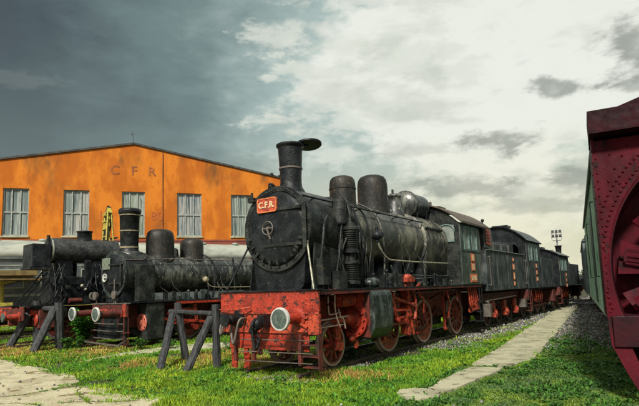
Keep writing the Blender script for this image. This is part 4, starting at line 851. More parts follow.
for k in range(30):
    x=random.uniform(.7,6); y=-1.0+random.uniform(-.2,.15); h_=random.uniform(.08,.4); q_=random.random(); mb=MB()
    if q_<.4: mb.box(x-.07,x+.07,y-.06,y+.06,1.642,1.65+h_)
    elif q_<.65: mb.cyl((x,y,1.642),(x,y,1.65+h_),.05,seg=10); mb.sphere((x,y,1.65+h_),.06,8,6)
    else: mb.tube(bez([(x,y,1.65),(x+.05,y,1.9),(x+random.uniform(-.2,.3),-.9,2.2),(x+random.uniform(-.2,.3),-.74,2.6)]),.02,6)
    mb.build('fitting',random.choice([M['black'],M['soot'],M['cyl'],M['black']]),B)
# cab of B (mostly behind the main engine)
mb=MB(); mb.box(6.7,8.6,-1.3,1.3,1.64,3.0); mb.build('cab_body',M['tender'],B,.02); arch_roof(B,6.5,9.0,1.38,3.0,3.6,M['cabroof'])

# ================================================================== LOCOMOTIVE C (far left)
d42,n42=hd(42); CO=(-11.47,21.0)
track(CO,42,-4.0,16,'weedy track under the boiler-only locomotive on the left')
C=empty('steam_locomotive',(CO[0],CO[1],0),42,'half dismantled locomotive with slim raised boiler, stub chimney and dark hood, far left','steam locomotive','steam locomotives in the yard')
mb=MB(); mb.rev([(0,0),(.5,0),(.535,.03),(.535,2.9),(0,2.9)],(0,0,3.88),(1,0,0),48)
for x in (.1,1.3,2.5):
    for k in range(34): a=2*PI*k/34; mb.rivet((x,.535*math.cos(a),3.88+.535*math.sin(a)),(0,math.cos(a),math.sin(a)),.018)
cbo=mb.build('boiler',M['boilerC'],C); boiler_bands(cbo,(.03,),.537,3.88,M['cream'])
mb=MB(); mb.rev([(.33,-.15),(.31,.05),(.30,.33),(.34,.35),(.34,.4),(.25,.4),(.2,.1)],(1.5,0,4.38),(0,0,1),28,split=False); mb.build('stub_chimney',M['soot'],C)
mb=MB(); mb.box(-.78,-.08,-.55,.55,3.14,4.10); mb.build('smokebox_hood',M['soot'],C,.02)
MB().box(-.85,0.05,-.6,.6,3.06,3.14).build('hood_shelf',M['black'],C); MB().cyl((-.12,-.35,4.1),(-.12,-.35,4.48),.07,seg=10).build('hood_valve',M['black'],C)
mb=MB()
for x,y in ((1.35,-.75),(1.35,.75)): mb.box(x-.12,x+.12,y-.08,y+.08,1.62,3.45)
mb.prism([(-.5,1.62),(.5,1.62),(.35,3.45),(-.35,3.45)],lambda u,v:(1.75,u,v),lambda u,v:(2.6,u,v)); mb.prism([(-.35,1.62),(.35,1.62),(.3,3.5),(-.3,3.5)],lambda u,v:(.2,u,v),lambda u,v:(.9,u,v)); mb.build('boiler_support',M['soot'],C,.01)
mb=MB(); mb.box(.0,3.4,-.62,.62,1.63,2.75); mb.build('smokebox_body',M['soot'],C,.03)
mb=MB()
for y in (-.7,.7):
    mb.bar((.25,y,3.0),(-.95,y,1.35),.05); mb.bar((.05,y,3.0),(-1.15,y,1.35),.05)
    for k in range(5): mb.bar((.15-.24*k,y,2.85-.33*k),(-.08-.24*k,y,2.85-.33*k),.03)
mb.build('stay_ladder',M['soot'],C)
for s in (-1,1):
    MB().box(-1.2,7,s*.55-.02,s*.55+.02,.8,1.5).build('main_frame',M['darkred'],C)
    MB().box(-1.2,7,s*.55,s*1.25,1.56,1.62).build('running_board',M['soot'],C)
    for i,x in enumerate((.8,2.5,4.2,5.9)): wheel(C,x,s*.8,.6,.72,12,s,M['darkred'],M['tyreD'],cw=(3.6,5.6),ang=i)
    mb=MB(); mb.box(-.7,.1,min(s*.65,s*1.2),max(s*.65,s*1.2),.7,1.45); mb.build('cylinder_casing',M['darkred'],C,.05)
    mb=MB(); mb.rev([(0,-.06),(.26,-.05),(.28,0)],(-.72,s*.95,1.05),(1,0,0),20); mb.rev([(0,-.2),(.12,-.18),(.13,0)],(-.72,s*.95,1.35),(1,0,0),16); mb.build('cylinder_cover',M['red'],C)
for k in range(52):
    x=random.uniform(-.3,3.2); y=-random.uniform(.48,1.15); z=1.65+random.uniform(.05,.95); r_=random.uniform(.03,.09); mb=MB(); q_=k%4
    if q_==0: mb.cyl((x,y,z),(x+random.uniform(-.3,.3),y,z+random.uniform(.1,.5)),r_*.5,seg=8)
    elif q_==1: mb.box(x-r_,x+r_,y-r_,y+r_,z-r_,z+r_)
    elif q_==2: mb.cyl((x,y-.02,z),(x,y+.1,z),r_*1.3,seg=12)
    else: mb.tube(bez([(x,y,1.65),(x+.1,-1.0,2.0),(x+random.uniform(-.3,.4),-.9,2.5),(x+.2,-.5,3.3)]),.022,6)
    mb.build('fitting',random.choice([M['black'],M['soot'],M['soot'],M['soot']]),C)
MB().rev([(.1,0),(.17,-.02),(.17,.03),(.1,.03)],(1.45,-1.05,1.9),(.3,-1,0),20).build('valve_wheel',M['brass'],C); MB().sphere((1.0,-1.05,2.35),.08,10,7).build('valve_cap',M['brass'],C); MB().sphere((1.15,-1.05,2.2),.06,10,7).build('valve_cap',M['brass'],C)
mb=MB(); mb.cyl((.5,-1.0,1.75),(1.0,-1.0,1.75),.10,seg=14); mb.build('red_reservoir',M['darkred'],C)
mb=MB(); mb.box(-1.26,-1.2,-1.25,1.25,1.05,1.5); mb.build('buffer_beam',M['darkred'],C,.01)
for y in (-.875,.875): buffer(C,-1.85,y,1.2,L=.6,r=.2,ring=False,mbody='red')
# yellow signal-lamp frame with dark hood, standing on C
yo=Vector((CO[0]+2.55*d42[0],CO[1]+2.55*d42[1],4.41)); YL=empty('lamp_frame',yo,42,'yellow ladder-like lamp frame with a dark hood behind it, on the slim raised boiler','lamp frame')
mb=MB()
for u,v in ((-.17,-.13),(-.17,.13)): mb.bar((u,v*1.6,0),(u+.1,v,1.35),.055)
mb.bar((.17,-.2,0),(.1,-.1,1.35),.05); mb.bar((.17,.2,0),(.1,.1,1.35),.05)
for z in (.15,.5,.85,1.15): mb.box(-.2,-.12+.05*z,-.2+.05*z,.2-.05*z,z,z+.06)
mb.box(-.16,-.10,-.15,.15,.55,.8); mb.prism([(-.17,1.3),(.17,1.3),(0,1.55)],lambda u,v:(-.05,u,v),lambda u,v:(.12,u,v)); mb.build('ladder_frame',M['yellow'],YL)
mb=MB(); mb.prism([(.62,-.0),(.25,0),(-.05,.05),(-.42,1.1),(-.22,1.6),(.05,1.72),(.30,1.35),(.42,1.15)],lambda u,v:(.13,u+.34,v),lambda u,v:(.19,u+.34,v)); mb.bar((.2,.7,.12),(.25,-.4,.12),.07); mb.build('hood',M['soot'],YL,.01)

# ================================================================== YELLOW CRANE TROLLEY + far-left bits
g=gnd(12,328); 
YC=empty('crane_trolley',(-15.0,24.4,0),50,'rail trolley with yellow pedestal, ochre platform and red underframe, far left','trolley')
mb=MB(); mb.cyl((-.5,0,1.62),(-.5,0,2.75),.16,seg=12); mb.box(-.62,-.38,-.12,.12,1.6,2.8); mb.box(-1.0,0,-.35,.35,1.55,1.72); mb.prism([(-.5,2.45),(.5,2.75),(-.5,2.75)],lambda u,v:(u-.3,-.05,v),lambda u,v:(u-.3,.05,v)); mb.build('pedestal',M['yellow'],YC,.01)
mb=MB(); mb.box(-1.6,.9,-1.0,1.0,2.98,3.22); mb.build('platform',M['ochre'],YC,.02)
mb=MB(); mb.box(-1.9,4.9,-.9,-.82,2.78,2.88); mb.box(-1.9,4.9,.82,.9,2.78,2.88); mb.box(1.0,1.06,-.9,.9,2.78,2.88); mb.build('jib_rail',M['ochre'],YC)
mb=MB(); mb.box(-1.8,3.6,-1.1,-.95,1.05,1.35); mb.box(-1.8,3.6,.95,1.1,1.05,1.35); mb.box(-1.8,-1.7,-1.1,1.1,1.0,1.45); mb.cyl((-1.2,-1.15,1.3),(.6,-1.15,1.3),.2,seg=16); mb.cyl((1.2,-1.15,1.1),(2.6,-1.15,1.1),.16,seg=14); mb.build('underframe',M['red2'],YC,.01)
mb=MB(); mb.box(1.0,4.4,-.95,.95,1.46,1.66); 
for k in range(14): mb.box(1.05+k*.24,1.2+k*.24,-.97,-.9,1.6,1.74+.05*(k%3))
mb.build('deck',M['yellow'],YC)
for x in (-1.0,2.8):
    for s in (-1,1): wheel(YC,x,s*.8,.42,.54,8,s,M['tyreD'],M['tyreD'])
buffer(YC,-2.4,-.8,1.15,L=.6,r=.22,ring=True); buffer(YC,-2.4,.8,1.15,L=.6,r=.22,ring=False)
track((-15.0,24.4),50,-3,18,'weedy track under the yellow and red trolley')

# ================================================================== COACH behind
cd,cn=hd(57.8); CC=(-19.3,24.6)
K=empty('railway_coach',(CC[0],CC[1],0),57.8,'long coach with pale cream roof and dark lower side, in front of the orange shed','railway coach')
LK=20.5
mb=MB(); mb.holed((-2,LK),(1.1,3.95),[(x,x+1.1,2.45,3.35) for x in [-.9+k*1.9 for k in range(11)]],lambda u,v,t:(u,-1.4+t,v),.05); ks=mb.build('body_side',M['coachdark'],K)
for k in range(11):
    x=-.9+k*1.9; mb=MB(); mb.box(x,x+1.1,-1.37,-1.36,2.45,3.35); w_=mb.build('window',M['darkglass'],ks)
    mb=MB(); 
    for (a,b,c,d) in ((x-.04,x+.02,2.41,3.39),(x+1.08,x+1.14,2.41,3.39),(x+.021,x+1.079,2.41,2.47),(x+.021,x+1.079,3.33,3.39)): mb.box(a,b,-1.42,-1.38,c,d)
    mb.build('frame',M['cream'],w_)
mb=MB(); mb.box(-2,LK,-1.35,1.4,1.1,3.94); mb.build('body_core',M['coachdark'],K) if False else None
mb=MB(); mb.box(-2,LK,1.35,1.4,1.1,3.95); mb.box(-2.0,-1.95,-1.34,1.34,1.1,3.95); mb.box(LK-.05,LK,-1.34,1.34,1.1,3.95); mb.box(-1.94,LK-.06,-1.34,1.34,1.1,1.2); mb.build('body_shell',M['coachdark'],K)
mb=MB(); mb.box(-2,LK,-1.425,-1.402,2.0,2.12); mb.box(-2,LK,-1.425,-1.402,3.55,3.60); mb.build('waist_band',M['cream'],ks)
P=[]; 
mb=MB(); n=14; top=[(1.5*math.cos(a),3.96+1.02*math.sin(a)**.8 if 0<math.sin(a) else 3.96) for a in [PI*k/n for k in range(n+1)]]
mb.prism(top,lambda u,v:(-2.1,u,v),lambda u,v:(LK+.1,u,v),True); kr=mb.build('roof',M['cream'],K)
for k in range(9):
    x=.5+k*2.2; mb=MB(); mb.rev([(.16,-.1),(.16,.06),(.24,.08),(.22,.16),(0,.2)],(x,-.55,4.86),(0,0,1),16); mb.build('roof_ventilator',M['sash'],kr)
mb=MB(); mb.box(-2,LK,-1.52,-1.44,3.90,4.0); mb.build('gutter',M['coachdark'],kr)
for x in (.5,2.6,15.5,17.6):
    for s in (-1,1): wheel(K,x,s*.8,.46,.58,8,s,M['tyreD'],M['tyreD'])
mb=MB(); mb.box(-.2,3.4,-1.0,-.85,.6,1.0); mb.box(14.8,18.4,-1.0,-.85,.6,1.0); mb.box(5,13,-.9,.9,.7,1.09); mb.build('bogie_frame',M['soot'],K)
track(CC,57.8,-5,24,'hidden track under the pale-roofed coach')

# ================================================================== SHED
th=19; bc,bs=math.cos(math.radians(th)),math.sin(math.radians(th))
BA=Vector((-14.281,38,0)); SH=bpy.data.objects.new('shed',None); COL.objects.link(SH); SH.location=BA; SH.rotation_euler=(0,0,math.radians(th)); tag(SH,'orange plastered gabled shed with five tall windows, behind the coach','shed')
HW,EV,AX=11.9,11.30,13.55      # local x along wall, local y into the building
wins=[(-8.75,-7.1),(-4.85,-3.1),(-.83,.83),(3.25,5.15),(7.5,9.3)]
z0w,z1w=6.35,9.80
sl=(AX-EV)/HW
mb=MB(); mb.holed((-HW,HW),(0,EV),[(a,b,z0w,z1w) for a,b in wins],lambda u,v,t:(u,t,v),.35)
mb.prism([(-HW,EV),(HW,EV),(0,AX)],lambda u,v:(u,0,v),lambda u,v:(u,.35,v))
wall=mb.build('front_wall',M['orange'],SH)
mb=MB(); mb.box(-HW,-HW+.35,.36,45,0,EV-.1); mb.box(HW-.35,HW,.36,45,0,EV-.1); mb.box(-HW,HW,45,45.3,0,EV-.1); mb.build('side_wall',M['orange'],SH)
for s in (-1,1):
    mb=MB(); mb.prism([(0,AX+.0),(s*(HW+.25),EV-.25*sl),(s*(HW+.25),EV-.25*sl+.14),(0,AX+.15)],lambda u,v:(u,-.12,v),lambda u,v:(u,45.5,v)); mb.build('roof_slope',M['roofedge'],SH)
mb=MB(); mb.box(-HW,HW,-.03,-.001,0,6.02); mb.box(-HW,HW,-.06,-.031,5.94,6.08); mb.build('painted_base',M['basebrown'],SH)
for a,b in wins:
    mb=MB(); z0,z1=z0w,z1w; fw_=.09; y0,y1=.12,.20
    mb.box(a,a+fw_,y0,y1,z0,z1); mb.box(b-fw_,b,y0,y1,z0,z1); mb.box(a+fw_,b-fw_,y0,y1,z0,z0+fw_); mb.box(a+fw_,b-fw_,y0,y1,z1-fw_,z1)
    w3=(b-a)/3
    for k in (1,2): mb.box(a+w3*k-.04,a+w3*k+.04,y0+.003,y1-.003,z0+fw_,z1-fw_)
    mb.box(a+fw_,b-fw_,y0+.012,y1-.012,(z0+z1)/2-.05,(z0+z1)/2+.05)
    wf=mb.build('window',M['sash'],SH)
    mb=MB(); mb.box(a+.02,b-.02,.22,.24,z0+.02,z1-.02); ci=wins.index((a,b)); mb.build('pane',mat('curtained_pane',(.13+.03*(ci%3),.165+.03*(ci%3),.155+.02*(ci%2)),(.30+.05*(ci%2),.34,.30),(.05,.07,.075),rough=.14,scale=.8+.22*ci,bump=.05,bscale=3,stretch=(7,7,.25+.1*(ci%3)),speck=.05,t2=(.44,.60),t3=(.50+.03*(ci%2),.62),s3=.7+.3*(ci%4),spec=.7),wf)
    mb=MB(); mb.box(a-.08,b+.08,-.10,.1,z0-.12,z0); mb.build('sill',M['concrete'],wf)
fnw=lambda u,v,w:(u,-.002-w,v)
def wtext(t,x,z,s,m,nm,bold=0): text_mb(t,s,.02,lambda u,v,w:(x+u,-.003-w,z+v),nm,m,SH,1,bold)
for t,x in (('C',-1.35),('F',.05),('R',1.35)): wtext(t,x,11.42,1.02,M['brownletter'],'wall_letter',.012)
wtext('19',-2.05,7.9,.95,M['fadeletter'],'wall_letter'); wtext('80',1.75,7.9,.95,M['fadeletter'],'wall_letter')
mb=MB(); mb.cyl((2.15,-.06,5.6),(2.15,-.06,13.0),.035,seg=8); mb.build('drain_pipe',M['brownletter'],SH)
mb=MB(); mb.cyl((0,.3,AX+.1),(-.15,.3,AX+1.1),.02,seg=6); mb.bar((-.3,.3,AX+.85),(.05,.3,AX+.95),.02); mb.build('roof_aerial',M['roofedge'],SH)
mb=MB()
for k in range(5): x=10.6+random.uniform(0,1.2); mb.box(x,x+.2,-.2,.2,AX-sl*x+.1,AX-sl*x+.1+random.uniform(.05,.18))
mb.build('ridge_clutter',M['roofedge'],SH)

# ================================================================== GREEN WAGON + SNOW PLOUGH
d27,n27=hd(27); WA=Vector((6.975,12.426,0))
# local frame: origin on left side plane, +Y left => body occupies y<0
G=empty('box_wagon',(WA.x,WA.y,0),27,'peeling pale green box wagon behind the maroon snow plough','wagon')
g0,g1,gt=-2.9,16.5,4.75
mb=MB(); mb.holed((g0,g1),(1.12,gt),[(2.2,3.2,2.9,3.7),(6.2,7.2,2.9,3.7)],lambda u,v,t:(u,-.05+t,v),.05); gs=mb.build('side_wall',M['wagreen'],G)
mb=MB(); x=g0
while x<g1-.1: mb.box(x,x+.07,0,.045,1.12,gt); x+=.92
mb.box(g0,g1,0.0,.05,1.05,1.118); mb.build('side_ribs',M['wagreen'],gs)
mb=MB(); x=g0+.46
while x<g1-.1: mb.box(x,x+.02,0,.008,1.13,gt); x+=.46
mb.box(3.9,5.6,.012,.05,1.2,3.95); mb.build('door_panel',M['wagdark'],gs)
mb=MB()
for x0 in (2.2,6.2): mb.box(x0,x0+1,-.04,-.03,2.9,3.7)
mb.build('window',M['darkglass'],gs)
mb=MB(); mb.box(g0,g1,-2.9,-2.85,1.12,gt); mb.box(g0,g0+.05,-2.84,-.06,1.12,gt); mb.box(g1-.05,g1,-2.84,-.06,1.12,gt); mb.box(g0,g1,-2.84,-.06,1.0,1.12); mb.build('body_shell',M['wagreen'],G)
mb=MB(); n=12; w_=1.53; top=[(-1.45+w_*math.cos(PI*k/n),gt+.5*math.sin(PI*k/n)) for k in range(n+1)]
mb.prism(top,lambda u,v:(g0-.1,u,v),lambda u,v:(g1+.1,u,v),True); mb.box(g0-.1,g1+.1,.06,.11,gt-.08,gt+.04); gr=mb.build('roof',M['wagdark'],G)
for x in (1.0,7.0,12.5): mb=MB(); mb.bar((x,.12,2.0),(x,.12,4.0),.03); mb.bar((x,.03,2.0),(x,.12,2.0),.03); mb.bar((x,.03,4.0),(x,.12,4.0),.03); mb.build('grab_rail',M['wagdark'],G)
for x in (1.2,3.0,12,13.8):
    for s in (-1,1): wheel(G,x,-1.45+s*.8,.48,.60,8,s,M['darkred'],M['tyreD'])
    mb=MB(); mb.box(x-.13,x+.13,-.45,-.28,.45,.85); mb.box(x-.4,x+.4,-.5,-.4,.9,1.0); mb.build('axle_box',M['darkred'],G,.01)
mb=MB(); mb.box(g0,g1,-.6,-.5,.8,1.0); mb.box(5,8,-.4,-.25,.55,.95); mb.build('underframe',M['darkred'],G)
track((WA.x-(-1.45)*n27[0]*1.0,WA.y-(-1.45)*n27[1]),27,-7,40,'track under the snow plough and green wagon')
# bluish wagon beyond
G2=empty('box_wagon',(WA.x+18.0*d27[0]-.12*n27[0],WA.y+18.0*d27[1]-.12*n27[1],0),27,'grey blue box wagon in the distance beyond the green one','wagon')
mb=MB(); mb.box(0,13,-2.8,0,1.1,4.1); x=0
while x<13: mb.box(x,x+.08,0,.05,1.1,4.1); x+=1.1
mb.build('body',M['wagblue'],G2)
mb=MB(); top=[(-1.4+1.5*math.cos(PI*k/n),4.1+.45*math.sin(PI*k/n)) for k in range(n+1)]; mb.prism(top,lambda u,v:(-.1,u,v),lambda u,v:(13.1,u,v),True); mb.build('roof',M['wagdark'],G2)
for x in (1.5,3.2,9.5,11.3):
    for s in (-1,1): wheel(G2,x,-1.4+s*.8,.46,.58,8,s,M['darkred'],M['tyreD'])
mb=MB(); mb.box(0,13,-.7,-.6,.8,1.09); mb.build('underframe',M['soot'],G2)
# plough : local origin at its left front edge, +X backwards, body y<0, face at x=0
PO=Vector((4.56,8.12,0)); d28,n28=hd(28)
P_=empty('rotary_snow_plough',(PO.x,PO.y,0),28,'maroon rotary snow plough with round blade opening, at the right edge','snow plough')
W3=3.0; ztop=4.66; ry,rz,rR=-1.5,2.05,1.38; EZ=1.33
# face plate with circular opening
mb=MB(); n=72
def sq(a,y0,y1,z0,z1,cy_,cz_):
    dx,dz=math.cos(a),math.sin(a); t=1e9
    if dx>1e-9: t=min(t,(y1-cy_)/dx)
    if dx<-1e-9: t=min(t,(y0-cy_)/dx)
    if dz>1e-9: t=min(t,(z1-cz_)/dz)
    if dz<-1e-9: t=min(t,(z0-cz_)/dz)
    return (cy_+dx*t,cz_+dz*t)
zb,zf=1.28,4.20
angs=sorted([2*PI*k/n for k in range(n)]+[math.atan2(z-rz,y-ry)%(2*PI) for y in (-W3,0) for z in (zb,zf)])
rin=[(0.05,rR)]
for i in range(len(angs)):
    a,b=angs[i],angs[(i+1)%len(angs)]
    if (b-a)%(2*PI)<1e-5: continue
    o0=sq(a,-W3,0,zb,zf,ry,rz); o1=sq(b,-W3,0,zb,zf,ry,rz)
    # oval rim: slightly recessed funnel
    rr_=lambda t: rR*1.03
    ell=lambda t:1/math.sqrt((math.cos(t))**2+(math.sin(t)/EZ)**2); i0=(ry+rr_(a)*ell(a)*math.cos(a),rz+rr_(a)*ell(a)*math.sin(a)); i1=(ry+rr_(b)*ell(b)*math.cos(b),rz+rr_(b)*ell(b)*math.sin(b))
    # clamp inner inside the plate
    if max(i0[1],i1[1])<zb: continue
    mb._add([(0,o0[0],o0[1]),(0,o1[0],o1[1]),(.0,i1[0],max(i1[1],zb)),(.0,i0[0],max(i0[1],zb))],[(0,1,2,3)])
for k in range(44):
    a=math.radians(-20+k*2.6)
    for q,rq in ((1.08,.020),(1.17,.020)):
        y_=ry+rR*q*math.cos(a); z_=rz+rR*EZ*q*math.sin(a)
        if y_<-.03 and zf-.05>z_>zb+.1: mb.rivet((0,y_,z_),(-1,0,0),.026)
for k in range(22): mb.rivet((0,-.05,1.4+k*.125),(-1,0,0),.02)
for (yy_,zz_) in ((-.25,3.95),(-.42,3.9),(-.3,3.7),(-.2,3.5),(-.5,4.05),(-.35,3.45)): mb.rivet((0,yy_,zz_),(-1,0,0),.024)
face=mb.build('face_plate',M['maroon'],P_)
EM=Matrix.Translation((0,0,rz))@Matrix.Diagonal((1,1,EZ,1))@Matrix.Translation((0,0,-rz))
mb=MB(); mb.M=EM; mb.rev([(rR*1.03,.002),(rR,.02),(rR*.96,.8),(0,.82)],(0,ry,rz),(1,0,0),72); mb.build('rotor_drum',M['maroon'],P_)
mb=MB(); mb.M=EM; mb.rev([(rR*1.03,.10),(rR*1.045,.02),(rR*1.0,.015),(rR*.99,.12)],(0,ry,rz),(1,0,0),72); mb.build('opening_rim',M['maroon2'],face)
for k in range(16):
    pass
# rotor
rt=MB(); rt.rev([(0,.15),(.22,.3),(.28,1.15)],(0,ry,rz),(1,0,0),28,split=False); rot=rt.build('rotor_hub',M['maroon'],P_)
for k in range(9):
    a=2*PI*k/9+.18; c,s_=math.cos(a),math.sin(a); er=Vector((0,c,s_)); et=Vector((0,-s_,c)); ex=Vector((1,0,0)); mb=MB()
    ctr=Vector((0,ry,rz)); A=ctr+er*.24+ex*.85; Bp=ctr+er*1.26+ex*.35
    vs=[]
    for p,w in ((A,.16),(Bp,.36)):
        for u,v in ((-1,-1),(1,-1),(1,1),(-1,1)): vs.append(tuple(p+(et*.86+ex*.42)*u*w*.92+(et*-.5+ex*.8)*v*.012))
    mb._add(vs,[(0,1,2,3),(4,7,6,5),(0,4,5,1),(1,5,6,2),(2,6,7,3),(3,7,4,0)])
    bo=mb.build('rotor_blade',M['maroon'],rot)
    mb=MB(); mb.bar(tuple(A-ex*.1),tuple(Bp-ex*.06),.06,.04)
    q0=ctr+er*.62+ex*.45; q1=ctr+er*1.18+ex*.22
    mb.bar(tuple(q0+et*.12),tuple(q1+et*.12),.05,.05); mb.bar(tuple(q0-et*.04),tuple(q1-et*.04),.04,.04)
    for t in (0,.5,1): mb.bar(tuple(q0.lerp(q1,t)+et*.15),tuple(q0.lerp(q1,t)-et*.07),.04,.04)
    mb.build('cutter_bracket',M['maroon'],bo)
# visor
mb=MB(); mb.box(-.30,.9,-W3-.03,.02,4.26,4.30)
mb._add([(-.30,-W3-.03,4.26),(-.30,.02,4.26),(-.22,.02,ztop),(-.22,-W3-.03,ztop),(-.27,-W3-.03,4.26),(-.27,.02,4.26),(-.19,.02,ztop),(-.19,-W3-.03,ztop)],[(0,1,2,3),(4,5,6,7),(0,1,5,4),(3,2,6,7),(1,2,6,5),(0,3,7,4)])
mb._add([(-.22,.02,ztop),(-.22,-W3-.03,ztop),(.9,-W3-.03,ztop+.05),(.9,.02,ztop+.05)],[(0,1,2,3)])
mb._add([(-.27,.018,4.26),(.9,.018,4.26),(.9,.018,ztop+.05),(-.2,.018,ztop)],[(0,1,2,3)])
mb.build('visor',M['visor'],P_)
mb=MB(); mb.prism([(-.30,ztop+.055),(-W3+.30,ztop+.055),(-1.5,5.08)],lambda u,v:(.1,u,v),lambda u,v:(2.2,u,v)); mb.build('ridge_cowl',M['visor'],P_)
# sides
mb=MB(); mb.box(.02,2.0,-.04,0,1.28,4.25); mb.box(.02,2.0,-W3,-W3+.04,1.28,4.25); mb.box(1.25,2.0,-W3+.05,-.05,1.28,4.25)
for k in range(14): mb.rivet((.08,0,1.45+k*.2),(0,1,0),.02)
mb.build('hood_side',M['maroon'],P_)
# lower box and cutting blades
mb=MB(); mb.box(-.12,.6,-1.2,-.06,.86,1.34); mb.box(-.12,.6,-W3+.1,-1.9,.9,1.23); mb.box(-.02,.9,-W3+.02,-.03,1.2,1.27)
for y_ in (-.45,-.75): mb.rivet((-.12,y_,1.08),(-1,0,0),.035)
mb.build('lower_box',M['maroon2'],P_,.015)
mb=MB()
mb.prism([(0.0,1.28),(-.02,.88),(-.18,.5),(-.34,.16),(-.42,.09),(-.50,.14),(-.42,.45),(-.28,.88),(-.22,1.28)],lambda u,v:(-.03-.10*(1.28-v),u,v),lambda u,v:(.02-.10*(1.28-v),u,v))
sh=mb.build('side_shoe',M['maroon'],P_,.01)
mb=MB(); mb.prism([(-W3,1.28),(-W3+.26,1.28),(-W3+.5,.55),(-W3+.64,.12),(-W3+.50,.07),(-W3+.40,.12),(-W3+.12,.6),(-W3,.95)],lambda u,v:(-.03-.10*(1.28-v),u,v),lambda u,v:(.02-.10*(1.28-v),u,v)); mb.build('side_shoe',M['maroon'],P_,.01)
mb=MB(); mb.box(.3,.34,-W3+.3,-.3,.25,.95); mb.build('shade_panel',M['maroon2'],P_)  # dark panel standing in for the shade under the lower box
for x in (1.3,):
    for s in (-1,1): wheel(P_,x,-1.5+s*.8,.46,.58,8,s,M['darkred'],M['tyreD'])

# ================================================================== TIMBER BUFFER STOPS
def timber_stop(label,v1,v2,b1,b2,t1,t2,bt1,bt2,y0,y1):
    """two posts, a cross beam and two raking struts; points are world"""
    c=(Vector(v1)+Vector(v2))/2; e=empty('timber_buffer_stop',(c.x,c.y,0),None,label,'buffer stop','timber buffer stops'); 
    o=Vector((c.x,c.y,0))
    def rel(p): return tuple(Vector(p)-o)
    def post(name,a,b,w):
        mb=MB(); a=Vector(rel(a)); b=Vector(rel(b)); n_=8; 
        d=b-a; q=d.to_track_quat('Z','X').to_matrix(); vs=[]; fs=[]
        for k in range(n_+1):
            p=a+d*(k/n_); jx,jy=random.uniform(-.008,.008),random.uniform(-.008,.008); ww=w*(1+random.uniform(-.05,.05))
            for j in range(8):
                an=PI/8+j*PI/4; rr_=ww/2*(1.08+random.uniform(-.06,.06)); vs.append(tuple(p+q@Vector((rr_*math.cos(an)+jx,rr_*math.sin(an)+jy,0))))
        for k in range(n_):
            for j in range(8): fs.append((k*8+j,k*8+(j+1)%8,(k+1)*8+(j+1)%8,(k+1)*8+j))
        fs.append(tuple(range(8))); fs.append(tuple(n_*8+j for j in range(8))); mb._add(vs,fs); return mb.build(name,M['timber'],e)
    post('post',v1,t1,y0); post('post',v2,t2,y0); post('strut',b1,bt1,y0); post('strut',b2,bt2,y0)
    return e,post
# right one, from pixel anchors projected to the ground
v1=(*gnd(217,369),0); v2=(*gnd(186,361),0); b1=(*gnd(160,371),0); b2=(*gnd(186,373),0)
def above(p,px,py):   # point above ground point p's depth on the ray (px,py)
    r=ray(px,py); k=p[1]/r.y; return (r.x*k,p[1],CH+r.z*k)
def above2(Yd,px,py):
    r=ray(px,py); k=Yd/r.y; return (r.x*k,Yd,CH+r.z*k)
t1=above(v1,215.5,304.5); t2=above(v2,177.5,302.5); bt1=above(v2,172.5,315); bt2=above(v1,211,317)
e1,post1=timber_stop('black timber buffer stop of leaning posts, beside the red front beam of the nearest locomotive',v1,v2,b1,b2,t1,t2,bt1,bt2,.19,.19)
post1('cross_beam',above2(14.75,170,311.5),above2(12.35,241,315),.13)
w1=(*gnd(59,349),0); w2=(*gnd(37,347),0); c1=(*gnd(8,349),0); c2=(*gnd(33,353),0)
e2,post2=timber_stop('black timber buffer stop with two raking struts, at the left by the weeds',w1,w2,c1,c2,above(w1,59,302.5),above(w2,37,301),above(w2,31,311),above(w1,55,308),.27,.27)
post2('cross_beam',above2(w2[1]+.25,33,308),above2(w1[1]+.25,65,309.5),.18)

# ================================================================== FLOODLIGHT MAST
FM=empty('floodlight_mast',(57.0,120,0),20,'tall floodlight mast against the sky, beyond the distant locomotives','floodlight mast')
mb=MB(); mb.cyl((0,0,0),(0,0,13.5),.32,.16,seg=12); mb.build('pole',M['metalgrey'],FM)
mb=MB(); mb.box(-.08,.08,-1.2,1.2,13.3,13.45); mb.box(-.08,.08,-1.2,1.2,12.3,12.45); mb.box(-.5,.5,-.9,.9,11.5,11.6); mb.box(-.06,.06,-1.1,-1.0,11.5,13.4); mb.box(-.06,.06,1.0,1.1,11.5,13.4); mb.build('lamp_rack',M['metalgrey'],FM)
for z in (12.75,13.8):
    for y in (-.8,0,.8):
        mb=MB(); mb.box(-.35,.1,y-.3,y+.3,z-.3,z+.25); lo=mb.build('floodlight',M['metalgrey'],FM,.04); MB().box(-.37,-.351,y-.25,y+.25,z-.25,z+.2).build('glass',M['lampglass'],lo)

# ================================================================== GRASS, STONES, WEEDS
def vnoise(x,y,s,seed=0):
    x=x/s+seed*17.3; y=y/s+seed*9.7; xi=np.floor(x); yi=np.floor(y); fx=x-xi; fy=y-yi; fx=fx*fx*(3-2*fx); fy=fy*fy*(3-2*fy)
    def h(a,b): 
        v=np.sin(a*127.1+b*311.7+seed*74.7)*43758.5453; return v-np.floor(v)
    return (h(xi,yi)*(1-fx)+h(xi+1,yi)*fx)*(1-fy)+(h(xi,yi+1)*(1-fx)+h(xi+1,yi+1)*fx)*fy
def fbm(x,y,s,seed=0): return .5*vnoise(x,y,s,seed)+.3*vnoise(x,y,s/2.3,seed+1)+.2*vnoise(x,y,s/5.1,seed+2)
def inpoly(x,y,P):
    c=np.zeros(len(x),bool); n=len(P)
    for i in range(n):
        x1,y1=P[i][:2]; x2,y2=P[(i+1)%n][:2]
        if y1==y2: continue
        m=((y1>y)!=(y2>y))&(x<(x2-x1)*(y-y1)/(y2-y1)+x1); c^=m
    return c
